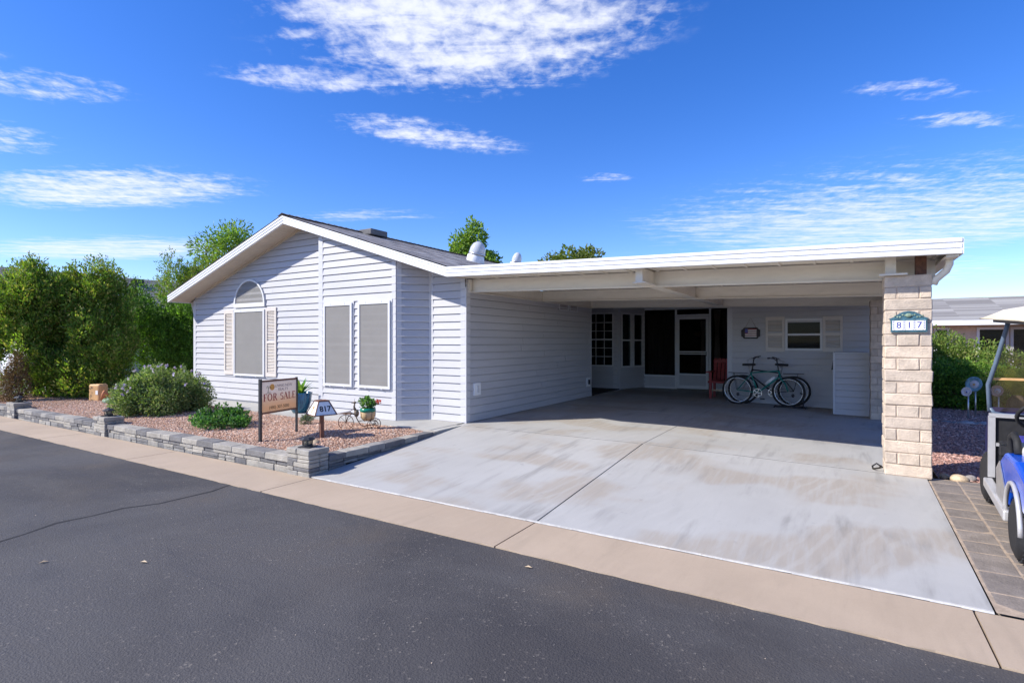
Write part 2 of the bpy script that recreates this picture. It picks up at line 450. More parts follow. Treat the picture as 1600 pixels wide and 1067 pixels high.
M_mortar = simple('mortar', (.44, .35, .28), .95, .15, 12., bmp=.4, bscale=50)
M_paver = wallstone('paver', (.225, .195, .172))
M_paverjoint = simple('paver_sand', (.36, .28, .21), .95, .2, 12.)

# ------------------------------------------------------------------ the setting
KU = -5.715           # plane of the house's carport-side wall
VA, VB, VC, VF = 7.65, 7.32, 7.773, 7.153
V0, V1 = 4.40, 7.52   # driveway apron, foot and head
ZS = -.23             # street level

def padz(u): return -.022 * max(0., u + 2.4)
def apz(u, v):
    f = min(1, max(0, (v - V0) / (V1 - V0)))
    return (ZS + .012) * (1 - f) + padz(u) * f

def struct(o): o['kind'] = 'structure'; return o

def sheet(name, x0, x1, y0, y1, z, mat, parent=None, th=.0):
    b = MB().add([(x0, y0, z), (x1, y0, z), (x1, y1, z), (x0, y1, z)], [(0, 1, 2, 3)])
    return b.build(name, mat, parent, fix=False)

struct(sheet('ground', -900, 900, -900, 1200, -.34, M_desert))
road = MB().box(-90, 70, -9, 3.70, -.33, -.238)
road = struct(road.build('road', M_asphalt))
# the sealed crack that crosses the road
pts = []
n = 34
for i in range(n + 1):
    v = 3.70 - (3.70 + 5.5) * i / n
    pts.append((-6.15 + .1 * math.sin(i * .9) + .04 * math.sin(i * 2.7) + .12 * (i / n) * 1.2 + random.uniform(-.02, .02), v))
b = MB()
for i in range(n):
    (xa, ya), (xb, yb) = pts[i], pts[i + 1]
    wa = .010 + .012 * abs(math.sin(i * 1.3)); wb = .010 + .012 * abs(math.sin((i + 1) * 1.3))
    b.add([(xa - wa, ya, -.2365), (xa + wa, ya, -.2365), (xb + wb, yb, -.2365), (xb - wb, yb, -.2365)], [(0, 3, 2, 1)])
b.build('road_crack', simple('crack_tar', (.016, .015, .016), .8, .2, 20.), road)

# gutter strip: separate slabs with open joints
gut = MB().box(-90, 70, 3.702, V0 - .002, -.36, -.26)
gut = struct(gut.build('gutter_pavement', M_joint))
us = [.70 - 3.135 * k for k in range(-4, 12)][::-1]
for a_, b_ in zip(us[:-1], us[1:]):
    x0, x1 = a_ + .007, b_ - .007
    m = MB()
    nn = 24
    edge = [x0 + (x1 - x0) * i / nn for i in range(nn + 1)]
    jag = [3.703 + random.uniform(-.014, .012) for _ in edge]
    top = [(x, j, -.231) for x, j in zip(edge, jag)] + [(x, V0 - .012, -.228) for x in edge[::-1]]
    m.prism([(p[0], p[1], -.30) for p in top], (0, 0, .07))
    m.build('slab', M_gutter, gut)

# driveway: base + slabs
dr = MB()
dr.add([(-5.74, V0, -.32), (.84, V0, -.32), (.84, 17.2, -.32), (-5.74, 17.2, -.32), (-5.74, V0, -.262), (.84, V0, -.262), (.84, V1, -.15), (-5.74, V1, -.06), (.84, 17.2, -.15), (-5.74, 17.2, -.06)],
       [(4, 5, 6, 7), (7, 6, 8, 9), (0, 1, 5, 4)])
drive = struct(dr.build('driveway', M_joint))
def slab(name, u0, u1, v0, v1, mat, nu=8, nv=6):
    m = MB(); th = .1
    g = [[(u0 + (u1 - u0) * i / nu, v0 + (v1 - v0) * j / nv) for i in range(nu + 1)] for j in range(nv + 1)]
    vs = [(x, y, apz(x, y)) for row in g for (x, y) in row]
    W_ = nu + 1
    fs = [(j * W_ + i, j * W_ + i + 1, (j + 1) * W_ + i + 1, (j + 1) * W_ + i) for j in range(nv) for i in range(nu)]
    rim = [i for i in range(W_)] + [j * W_ + nu for j in range(1, nv + 1)] + [nv * W_ + i for i in range(nu - 1, -1, -1)] + [j * W_ for j in range(nv - 1, 0, -1)]
    k = len(vs)
    vs += [(vs[i][0], vs[i][1], vs[i][2] - th) for i in rim]
    nr = len(rim)
    fs += [(rim[i], k + i, k + (i + 1) % nr, rim[(i + 1) % nr]) for i in range(nr)]
    m.add(vs, fs); return m.build(name, mat, drive)
UJ = -2.42
slab('slab', -5.60, UJ - .009, V0, V1 - .009, M_drive)
slab('slab', UJ + .009, .80, V0, V1 - .009, M_drive)
for (va, vb) in ((V1 + .009, 10.98), (11.0, 14.2), (14.22, 17.2)):
    slab('slab', KU + .004, UJ - .006, va, vb, M_drive)
    slab('slab', UJ + .006, .84, va, vb, M_drive)
# pale mortar in the cross joint
m = MB(); k = 20
for i in range(k):
    a_, b_ = -5.6 + 6.2 * i / k, -5.6 + 6.2 * (i + 1) / k
    m.add([(a_, V1 - .010, padz(a_) + .003), (b_, V1 - .010, padz(b_) + .003), (b_, V1 + .011, padz(b_) + .003), (a_, V1 + .011, padz(a_) + .003)], [(0, 1, 2, 3)])
m.build('joint_strip', M_strip, drive, fix=False)
m = MB(); k = 40  # foot of the drive: pale colour paints in the sunlit edge of the slab
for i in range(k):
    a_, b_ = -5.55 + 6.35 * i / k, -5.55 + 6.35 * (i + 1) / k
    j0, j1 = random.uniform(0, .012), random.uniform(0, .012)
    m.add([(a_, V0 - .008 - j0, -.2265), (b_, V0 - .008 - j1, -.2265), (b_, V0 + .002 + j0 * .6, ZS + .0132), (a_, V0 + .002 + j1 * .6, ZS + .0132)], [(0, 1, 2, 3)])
m.build('lit_edge_strip', M_strip, drive, fix=False)

# pavers beside the drive: a bed of sand with single pavers
pv = MB()
pv.add([(.81, V0 - .01, -.2175), (4.6, V0 - .01, -.2175), (4.6, 7.62, -.0815), (.81, 7.62, -.0815)], [(0, 1, 2, 3)])
pav = struct(pv.build('paver_apron', M_paverjoint, fix=False))
bevd = {}
def pvz(v): return -.23 + .012 + (v - V0) / (7.6 - V0) * .135
pm = bev_box_mesh('paver', M_paver, .03)
sl = math.atan2(.135, 3.2)
x = .822
for wcol in (.25, .20, .20, .20, .30, .30, .30, .30, .30, .30, .30, .30, .30):
    v = V0 + random.uniform(.0, .1)
    first = True
    while v < 7.55:
        L = random.choice((.30, .25, .36) if wcol > .22 else (.20, .20, .27, .14))
        if v + L > 7.6: L = 7.6 - v
        if L > .06:
            o = bpy.data.objects.new('paver', pm); link(o, pav)
            o.location = (x + wcol / 2, v + L / 2, pvz(v + L / 2) - .0275 + random.uniform(-.0015, .0015))
            o.scale = (wcol - .013, L - .013, .06); o.rotation_euler = (sl + random.uniform(-.004, .004), random.uniform(-.004, .004), random.uniform(-.006, .006))
        v += L
    x += wcol
# beds
def bedz(u, v):
    return -.035 + .03 * math.sin(u * .9) * math.sin(v * 1.1 + 1) + .035 * math.exp(-((v - 5.9) ** 2) / .9) + .02 * math.exp(-((u + 7.6) ** 2) / .5)
_bz = bedz
def bedz(u, v):
    e = min(1., max(0., min((-5.72 - u) / .5, (v - 4.55) / .4)))
    return _bz(u, v) * e + (-.052) * (1 - e)
def bed_sheet(name, u0, u1, v0, v1, mat, fz, step=.18, clip=None):
    nu = max(2, int((u1 - u0) / step)); nv = max(2, int((v1 - v0) / step))
    vs = []; fs = []
    for j in range(nv + 1):
        for i in range(nu + 1):
            x, y = u0 + (u1 - u0) * i / nu, v0 + (v1 - v0) * j / nv
            vs.append((x, y, fz(x, y)))
    for j in range(nv):
        for i in range(nu):
            fs.append((j * (nu + 1) + i, j * (nu + 1) + i + 1, (j + 1) * (nu + 1) + i + 1, (j + 1) * (nu + 1) + i))
    return MB().add(vs, fs, True).build(name, mat, None, fix=False)
def bed_all(u, v):
    if u > -14.6: return bedz(u, v) if v < 6.86 else -.09
    return bedz(u, v)
bed = struct(bed_sheet('gravel_bed', -19.3, -5.70, 4.5, 13.5, M_pinkbed, bed_all))
def rbz(u, v): return -.085 + .02 * math.sin(u * 1.3) * math.sin(v * .7) + .045 * min(1, max(0, (v - 9) / 5))
rbed = struct(bed_sheet('brown_gravel_bed', .93, 11, 7.62, 26, M_redbed, rbz, .3))
struct(MB().box(-40, -19.3, 4.4, 9.2, -.33, -.03).build('neighbour_driveway', M_walk))

# walkway along the house front
wk = struct(MB().box(-16.4, -5.745, 6.86, VA + .3, -.3, .0).build('walkway', M_joint))
xs = [-16.4, -14.9, -13.4, -11.9, -10.4, -8.9, -7.4, -5.745]
for a_, b_ in zip(xs[:-1], xs[1:]):
    MB().box(a_ + .005, b_ - .005, 6.85, VA + .25, -.2, .006).build('slab', M_walk, wk)

MB().box(-5.739, -5.606, 6.85, 7.51, -.2, .002).build('slab', M_walk, wk)
def stones(name, n, fpos, smin, smax, cols, parent=None, label=None, cat=None, flat=.7):
    """many loose stones as one mesh (octahedra with a colour each)"""
    P = np.array([fpos() for _ in range(n)])
    s = rng.uniform(smin, smax, n) * (1 + .5 * (rng.random(n) > .9))
    base = np.array([(1, 0, 0), (0, 1, 0), (-1, 0, 0), (0, -1, 0), (.1, .1, 1), (0, 0, -1)], float)
    V = np.repeat(base[None], n, 0) * (1 + rng.uniform(-.3, .3, (n, 6, 3)))
    V += rng.uniform(-.25, .25, (n, 6, 3))
    V *= np.stack([s, s * rng.uniform(.6, 1, n), s * flat * rng.uniform(.6, 1, n)], 1)[:, None, :]
    a = rng.uniform(0, 6.28, n); ca_, sa_ = np.cos(a)[:, None], np.sin(a)[:, None]
    X = V[:, :, 0] * ca_ - V[:, :, 1] * sa_; Y = V[:, :, 0] * sa_ + V[:, :, 1] * ca_
    V = np.stack([X, Y, V[:, :, 2]], 2) + P[:, None, :]
    F = np.array([(0, 1, 4), (1, 2, 4), (2, 3, 4), (3, 0, 4), (1, 0, 5), (2, 1, 5), (3, 2, 5), (0, 3, 5)])
    faces = (F[None] + (np.arange(n) * 6)[:, None, None]).reshape(-1, 3)
    cols = np.array(cols); ci = cols[rng.integers(0, len(cols), n)] * rng.uniform(.75, 1.2, (n, 1))
    return big_mesh(name, V.reshape(-1, 3), faces, np.repeat(ci, 8, 0), M_stones, parent)

def big_mesh(name, V, F, fcol, mat, parent=None):
    k = F.shape[1]
    me = bpy.data.meshes.new(name)
    me.vertices.add(len(V)); me.vertices.foreach_set('co', np.ascontiguousarray(V, np.float32).ravel())
    me.loops.add(F.size); me.loops.foreach_set('vertex_index', np.ascontiguousarray(F, np.int32).ravel())
    me.polygons.add(len(F)); me.polygons.foreach_set('loop_start', np.arange(0, F.size, k, dtype=np.int32))
    me.update(calc_edges=True)
    at = me.color_attributes.new('Col', 'FLOAT_COLOR', 'CORNER')
    c = np.ones((F.size, 4), np.float32); c[:, :3] = np.repeat(np.clip(fcol, 0, 1), k, 0)
    at.data.foreach_set('color', c.ravel())
    me.polygons.foreach_set('use_smooth', np.zeros(len(F), bool))
    me.materials.append(mat); me.validate()
    return link(bpy.data.objects.new(name, me), parent)

def pinkpos():
    while True:
        u = random.uniform(-15.4, -5.72) if random.random() < .8 else random.uniform(-19, -14.4)
        v = random.uniform(4.62, 6.84) if u > -14.6 else random.uniform(4.62, 8.5)
        if u > -6.3 and v < 4.62: continue
        return (u, v, bed_all(u, v) + .004)
g = stones('loose_gravel', 52000, pinkpos, .007, .016, [(.54, .32, .215), (.58, .37, .265), (.61, .43, .325), (.50, .285, .19), (.64, .52, .43), (.45, .29, .215)], bed)
g['kind'] = 'stuff'
def redpos():
    v = 7.75 + (random.random() ** 1.5) * 7.5; u = random.uniform(.98, 3.2)
    return (u, v, rbz(u, v) + .004)
g = stones('loose_gravel', 15000, redpos, .010, .022, [(.38, .21, .175), (.45, .26, .215), (.31, .17, .14), (.52, .35, .30)], rbed)
g['kind'] = 'stuff'

# ------------------------------------------------------------------ the house
house = thing('house', 'pale lavender vinyl-sided gabled house with white fascia and grey shingle roof', 'house')
COURSE = .1385

def clip_poly(poly, a, b, c):
    """keep a*x+b*y<=c"""
    out = []
    for i in range(len(poly)):
        p, q = poly[i], poly[(i + 1) % len(poly)]
        fp, fq = a * p[0] + b * p[1] - c, a * q[0] + b * q[1] - c
        if fp <= 1e-9: out.append(p)
        if (fp < -1e-9 and fq > 1e-9) or (fp > 1e-9 and fq < -1e-9):
            t = fp / (fp - fq); out.append((p[0] + (q[0] - p[0]) * t, p[1] + (q[1] - p[1]) * t))
    return out

def siding(parent, p0, p1, zb, ztop, openings=(), halfplanes=(), mat=None, name='wall', course=COURSE, z_start=None):
    """lap-sided wall from p0 to p1 (its outside on the right-hand side going p0->p1); courses are separate planks"""
    mat = mat or M_siding
    p0 = Vector((p0[0], p0[1], 0)); p1 = Vector((p1[0], p1[1], 0)); d = (p1 - p0); L = d.length; d.normalize()
    nrm = Vector((d.y, -d.x, 0))
    def P(s, z, off): return p0 + d * s + nrm * off + Vector((0, 0, z))
    whole = [(0, zb), (L, zb), (L, ztop), (0, ztop)]
    for h in halfplanes: whole = clip_poly(whole, *h)
    m = MB()
    cols = sorted({0, L, *[o[0] for o in openings], *[o[1] for o in openings]})
    for s0, s1 in zip(cols[:-1], cols[1:]):
        zc = sorted({zb, ztop, *[z for o in openings for z in o[2:4]]})
        for za, zb_ in zip(zc[:-1], zc[1:]):
            if any(o[0] <= s0 + 1e-6 and o[1] >= s1 - 1e-6 and o[2] <= za + 1e-6 and o[3] >= zb_ - 1e-6 for o in openings): continue
            pl = clip_poly(clip_poly(clip_poly(clip_poly(whole, -1, 0, -s0), 1, 0, s1), 0, -1, -za), 0, 1, zb_)
            if len(pl) > 2: m.prism([P(s, z, -.10) for s, z in pl], nrm * .098)
    wall = m.build(name, mat, parent)
    z = z_start if z_start is not None else zb
    while z < ztop - .01:
        z1 = min(z + course, ztop)
        spans = [(0., L)]
        if L > 2.5:
            cut_ = random.uniform(.25, .75) * L; spans = [(0., cut_ - .0015), (cut_ + .0015, L)]
        for o in openings:
            ov = min(z1, o[3]) - max(z, o[2])
            if ov > .3 * course:
                ns = []
                for a_, b_ in spans:
                    if o[0] > a_: ns.append((a_, min(b_, o[0])))
                    if o[1] < b_: ns.append((max(a_, o[1]), b_))
                spans = [q for q in ns if q[1] - q[0] > .01]
        for a_, b_ in spans:
            pl = [(a_, z), (b_, z), (b_, z1 - .013), (a_, z1 - .013)]
            for h in halfplanes: pl = clip_poly(pl, *h)
            if len(pl) < 3 or max(p[1] for p in pl) - min(p[1] for p in pl) < .008: continue
            n = len(pl)
            # flat upper face, then a cove and a sharp drip edge at the foot
            fr = [P(s, zz_, .010 + .020 * (1 - (zz_ - z) / course)) for s, zz_ in pl]
            bk = [P(s, zz_, -.001) for s, zz_ in pl]
            mm = MB(); mm.add(fr + bk, [tuple(range(n)), tuple(range(n, 2 * n))[::-1]] + [(i, n + i, n + (i + 1) % n, (i + 1) % n) for i in range(n)])
            mm.build('siding_plank', mat, wall)
        z += course
    return wall

ZEAVE = 2.53
SL = .318
UP = -10.0
def rake_bot(u): return 3.915 - SL * abs(u - UP)
# gable front, left of the bay
def hp_rake(p0u, clear=.05):
    # in wall coordinates s = u - p0u : z <= rake_bot(u)-clear on both slopes
    return [(SL, 1., 3.915 - clear - SL * (p0u - UP)), (-SL, 1., 3.915 - clear + SL * (p0u - UP))]
# p0->p1 with the outside on the right: going +u, right-hand side is -v (the street)
siding(house, (-14.29, VA), (-9.0, VA), .055, 3.95, (), hp_rake(-14.29, -.06))
siding(house, (-9.02, VB), (-6.95, VB), .01, 3.95, (), hp_rake(-9.02, -.02))
siding(house, (-6.95, VB), (-6.5, VC), .01, 2.97, (), [(SL * .70, 1., rake_bot(-6.95) + .04)])
siding(house, (-6.5, VC), (KU, VC), .01, 2.8, (), hp_rake(-6.5, -.05))
# carport side (faces +u): going +v, the right-hand side is +u
siding(house, (KU, VC), (KU, 13.363), .01, 2.57, ())
# recess
RW = 15.6
siding(house, (-7.4, RW), (-5.80, RW), .01, 2.57, [(.62, 1.44, .73, 2.29)])
siding(house, (-5.80, RW), (-5.36, 16.80), .01, 2.57, [(.20, .62, .70, 2.28), (.76, 1.18, .70, 2.28)])
b = MB(); b.box(-7.5, -7.4, 13.2, 15.7, 0, 2.57); b.box(-7.4, KU - .1, 13.25, 13.36, 0, 2.57)
b.build('recess_wall', M_siding, house)
b = MB(); b.box(-14.29, -14.19, VA + .1, 19, 0, 2.66); b.box(-14.19, KU - .1, 18.9, 19, 0, 2.6); b.box(-9.02, -8.92, VB + .1, VA - .1, 0, 3.5)
b.build('rear_wall', M_siding, house)
# foundation skirt
b = MB(); b.box(-14.27, -9.0, VA + .01, VA + .09, -.1, .06); b.box(-9, -6.96, VB + .01, VB + .1, -.1, .02); b.box(KU - .1, KU - .006, VC + .02, 13.36, -.1, .012)
b.build('skirting', M_trim, house)
# corner trims
def trim(x0, x1, y0, y1, z0, z1): return MB().box(x0, x1, y0, y1, z0, z1).build('corner_trim', M_trim, house)
trim(-14.32, -14.21, VA - .028, VA + .09, .03, 2.50)
trim(-9.055, -8.93, VB - .028, VB + .06, .0, 3.56)
def vtrim(p, d, wd, z0, z1):
    d = Vector((d[0], d[1], 0)).normalized(); n_ = Vector((d.y, -d.x, 0)); p = Vector((p[0], p[1], 0))
    b = MB(); pl = [p, p + d * wd, p + d * wd + n_ * .026, p + n_ * .026]
    b.prism([q + Vector((0, 0, z0)) for q in pl], (0, 0, z1 - z0)); return b.build('corner_trim', M_trim, house)
dch = (.45, .453)
vtrim((-7.045, VB), (1, 0), .10, 0, 2.96); vtrim((-6.95, VB), dch, .09, 0, 2.93)
vtrim((-6.535, VC - .04), dch, .05, 0, 2.80); vtrim((-6.50, VC), (1, 0), .05, 0, 2.79)
vtrim((KU - .10, VC), (1, 0), .10, 0, 2.57); vtrim((KU, VC - .026), (0, 1), .12, 0, 2.42)
vtrim((KU, 13.29), (0, 1), .075, 0, 2.42)
vtrim((-5.93, RW), (1, 0), .13, 0, 2.5); vtrim((-5.80, RW - .02), (.44, 1.2), .11, 0, 2.5)
# doorway mat floor in the recess
MB().box(-7.4, KU - .02, 13.37, RW - .01, .004, .03).build('threshold', M_black, house)

# roof: stepped shingle courses on both slopes
def roof_part():
    V = []; F = []; C = []
    pal = np.array([(.25, .235, .23), (.32, .30, .295), (.18, .17, .17), (.28, .24, .22), (.37, .35, .34)])
    v_a, v_b = VF - .03, 19.3
    for side in (1, -1):
        run = 4.36 if side == 1 else 4.64
        nC = int(run / .135)
        for k in range(nC + 1):
            d0 = run - k * .135; d1 = max(0, d0 - .150)
            x0, x1 = UP + side * d0, UP + side * d1
            z0, z1 = 4.085 - SL * d0 + .0150, 4.085 - SL * d1 + .0135
            v = v_a - random.uniform(0, .25)
            while v < v_b:
                L = random.uniform(.14, .34); ve = min(v + L, v_b); vs = max(v, v_a)
                if ve - vs > .01:
                    lift = random.choice((0, 0, .0006, .0015)); b0 = len(V)
                    V += [(x0, vs, z0 + lift), (x0, ve, z0 + lift), (x1, ve, z1), (x1, vs, z1), (x0, vs, z0 - .003), (x0, ve, z0 - .003)]
                    col = pal[random.randrange(5)] * random.uniform(.85, 1.12)
                    F += [(b0, b0 + 1, b0 + 2, b0 + 3), (b0 + 4, b0 + 5, b0 + 1, b0)]
                    if side == -1: F[-2] = F[-2][::-1]; F[-1] = F[-1][::-1]
                    C += [col, col]
                v += L
    # ridge caps
    v = v_a
    while v < v_b:
        ve = min(v + .21, v_b); b0 = len(V); z = 4.115
        V += [(UP - .15, v, z - .03), (UP, v, z + .025), (UP + .15, v, z - .03), (UP - .15, ve, z - .042), (UP, ve, z + .012), (UP + .15, ve, z - .042)]
        col = pal[random.randrange(5)] * .95; F += [(0 + b0, 1 + b0, 4 + b0, 3 + b0), (1 + b0, 2 + b0, 5 + b0, 4 + b0)]; C += [col, col]; v += .17
    return np.array(V), np.array(F), np.array(C)
V_, F_, C_ = roof_part()
deck = MB()
za = 4.075
for sd_, run in ((1, 4.36), (-1, 4.62)):
    deck.prism([(UP, VF + .02, za), (UP + sd_ * run, VF + .02, za - SL * run), (UP + sd_ * run, VF + .02, za - SL * run - .03), (UP, VF + .02, za - .03)], (0, 12.1, 0))
deck = deck.build('roof', simple('roof_deck', (.12, .11, .11), .9), house)
# the deck is a closed wedge only at its rim; the attic above the walls is hidden by fascia and soffit
sh = big_mesh('shingles', V_, F_, C_, M_shingle, deck); sh['kind'] = 'stuff'

def fascia_run(pts, parent, name='fascia', hgt=.165, vface=VF, mat=None):
    """ribbed fascia: profile across its height swept along pts (u,z of the bottom edge)"""
    prof = [(.0, .0), (-.016, .004), (-.016, .042), (-.004, .052), (-.004, .060), (-.018, .066), (-.018, .104), (-.006, .113), (-.006, .120), (-.022, .126), (-.022, hgt), (.03, hgt), (.03, 0)]
    m = MB(); n = len(prof); vs = []
    for (u, z) in pts: vs += [(u, vface + o, z + h) for (o, h) in prof]
    fs = []
    for i in range(len(pts) - 1):
        for k in range(n): fs.append((i * n + k, i * n + (k + 1) % n, (i + 1) * n + (k + 1) % n, (i + 1) * n + k))
    fs += [tuple(range(n)), tuple((len(pts) - 1) * n + k for k in range(n))[::-1]]
    m.add(vs, fs); return m.build(name, mat or M_white, parent)
fascia_run([(-14.62, 2.44), (UP, 3.917), (-5.655, 2.532)], house)
# eave fascia down the left side and the soffits
b = MB(); b.box(-14.64, -14.605, VF + .03, 19.3, 2.445, 2.60); b.build('eave_fascia', M_white, house)
def soffit(ua, ub, v0, v1, name):
    m = MB(); n_ = max(2, int(abs(ub - ua) / .1))
    for i in range(n_):
        a_ = ua + (ub - ua) * i / n_; c_ = ua + (ub - ua) * (i + 1) / n_
        g_ = .007
        za_, zc_ = rake_bot(a_) + .012, rake_bot(c_) + .012
        m.prism([(a_ + g_, v0, za_), (c_ - g_, v0, zc_), (c_ - g_, v0, zc_ + .012), (a_ + g_, v0, za_ + .012)], (0, v1 - v0, 0))
    m.prism([(ua, v0, rake_bot(ua) + .026), (ub, v0, rake_bot(ub) + .026), (ub, v0, rake_bot(ub) + .04), (ua, v0, rake_bot(ua) + .04)], (0, v1 - v0, 0))
    return m.build(name, M_soffit, house)
soffit(-14.6, UP, VF + .03, VA + .02, 'soffit')
soffit(UP, -8.93, VF + .03, VA + .02, 'soffit')
soffit(-8.98, -5.70, VF + .03, VC + .03, 'soffit')
b = MB(); b.box(-14.6, -14.2, VA + .02, 19, 2.455, 2.475); b.build('eave_soffit', M_soffit, house)
# thin frieze where soffit meets the gable wall
b = MB()
for (ua, ub) in ((-14.2, UP), (UP, -9.05)):
    b.bar((ua, VA - .018, rake_bot(ua) - .012), (ub, VA - .018, rake_bot(ub) - .012), .03, .05)
b.build('frieze', M_soffit, house)
# downspout elbow at the far corner
MB().tube([(-14.52, VA + .06, 2.46), (-14.52, VA + .06, 2.40), (-14.38, VA + .02, 2.28), (-14.36, VA + .04, 2.1), (-14.36, VA + .04, .1)], .035, 8).build('downspout', M_shutter, house)

# windows on the street side (outside screens)
def screen_window(u0, u1, z0, z1, v, rows=4, cols=3, label=None):
    f = MB(); w_ = .045; y0, y1 = v - .065, v + .0
    f.box(u0, u1, y0, y1, z0, z0 + w_); f.box(u0, u1, y0, y1, z1 - w_, z1); f.box(u0, u0 + w_, y0, y1, z0 + w_, z1 - w_); f.box(u1 - w_, u1, y0, y1, z0 + w_, z1 - w_)
    fr = f.build('window', M_frame, house)
    # outer casing
    c = MB(); e = .035
    c.box(u0 - e, u1 + e, v - .035, v - .018, z0 - e, z0 - .002); c.box(u0 - e, u1 + e, v - .035, v - .018, z1 + .002, z1 + e)
    c.box(u0 - e, u0 - .002, v - .035, v - .018, z0 - .002, z1 + .002); c.box(u1 + .002, u1 + e, v - .035, v - .018, z0 - .002, z1 + .002)
    c.build('casing', M_trim, fr)
    s = MB().box(u0 + w_ - .004, u1 - w_ + .004, v - .052, v - .050, z0 + w_ - .004, z1 - w_ + .004); s.build('screen', M_solar, fr)
    gd = MB().box(u0 + w_, u1 - w_, v - .026, v - .022, z0 + w_, z1 - w_); gd.build('pane', M_backing, fr)
    mt = MB(); zm = (z0 + z1) / 2
    mt.box(u0 + w_, u1 - w_, v - .040, v - .030, zm - .018, zm + .018)
    for i in range(1, cols): x_ = u0 + (u1 - u0) * i / cols; mt.box(x_ - .008, x_ + .008, v - .036, v - .030, z0 + w_, z1 - w_)
    for i in range(1, rows):
        if i * 2 == rows: continue
        z_ = z0 + (z1 - z0) * i / rows; mt.box(u0 + w_, u1 - w_, v - .0365, v - .0305, z_ - .008, z_ + .008)
    mt.build('muntins', M_frame, fr)
    # turn clips
    cl_ = MB()
    for x_ in (u0 + .25 * (u1 - u0), u1 - .25 * (u1 - u0)): cl_.box(x_ - .012, x_ + .012, v - .07, v - .064, z1 - .02, z1 + .014); cl_.box(x_ - .012, x_ + .012, v - .07, v - .064, z0 - .014, z0 + .02)
    cl_.build('clips', M_frame, fr)
    return fr
screen_window(-12.49, -11.30, .64, 2.19, VA)
screen_window(-8.87, -8.06, .575, 2.196, VB)
screen_window(-7.89, -7.06, .575, 2.196, VB)
# arched transom
def arch(u0, u1, z0, zt, v):
    uc, r = (u0 + u1) / 2, (u1 - u0) / 2; n_ = 22; hh = zt - z0
    def ring(k, y): return [(uc - (r - k) * math.cos(math.pi * i / n_), y, z0 + k * .8 + (hh - k * 1.6) * math.sin(math.pi * i / n_)) for i in range(n_ + 1)]
    m = MB(); o0, i0, o1, i1 = ring(0, v - .06), ring(.05, v - .06), ring(0, v), ring(.05, v)
    vs = o0 + i0 + o1 + i1; N = n_ + 1; fs = []
    for i in range(n_):
        fs += [(i, i + 1, N + i + 1, N + i), (2 * N + i + 1, 2 * N + i, 3 * N + i, 3 * N + i + 1), (i + 1, i, 2 * N + i, 2 * N + i + 1), (N + i, N + i + 1, 3 * N + i + 1, 3 * N + i)]
    m.add(vs, fs); m.box(u0, u1, v - .0605, v, z0 - .06, z0 + .035)
    fr = m.build('arched_window', M_frame, house)
    s = MB(); s.add([(p[0], v - .042, p[2]) for p in ring(.045, 0)], [tuple(range(N))]); s.build('screen', M_solar, fr)
    s = MB(); s.add([(p[0], v - .022, p[2]) for p in ring(.045, 0)], [tuple(range(N))]); s.build('pane', M_backing, fr)
arch(-12.49, -11.29, 2.315, 2.905, VA)
def shutter(u0, u1, z0, z1, v, parent, mat=None):
    m = MB(); t = .05; y0, y1 = v - .05, v - .012; zm = (z0 + z1) / 2
    for (a_, b_, c_, d_) in ((u0, u0 + t, z0, z1), (u1 - t, u1, z0, z1), (u0 + t, u1 - t, z0, z0 + .09), (u0 + t, u1 - t, z1 - .08, z1), (u0 + t, u1 - t, zm - .03, zm + .03)):
        m.box(a_, b_, y0, y1, c_, d_)
    fr = m.build('shutter', mat or M_shutter, parent)
    l = MB(); z = z0 + .10
    while z < z1 - .09:
        if abs(z - zm) > .04:
            l.add([(u0 + t, y0 + .012, z), (u1 - t, y0 + .012, z), (u1 - t, y1 - .004, z + .03), (u0 + t, y1 - .004, z + .03), (u0 + t, y0 + .006, z + .006), (u1 - t, y0 + .006, z + .006)], [(0, 1, 2, 3), (0, 4, 5, 1), (4, 3, 2, 5)])
        z += .034
    l.box(u0 + t, u1 - t, y1 - .006, y1 - .002, z0 + .09, z1 - .08)
    l.build('louvres', mat or M_shutter, fr); return fr
shutter(-12.91, -12.53, .655, 2.20, VA, house); shutter(-11.26, -10.88, .65, 2.22, VA, house)

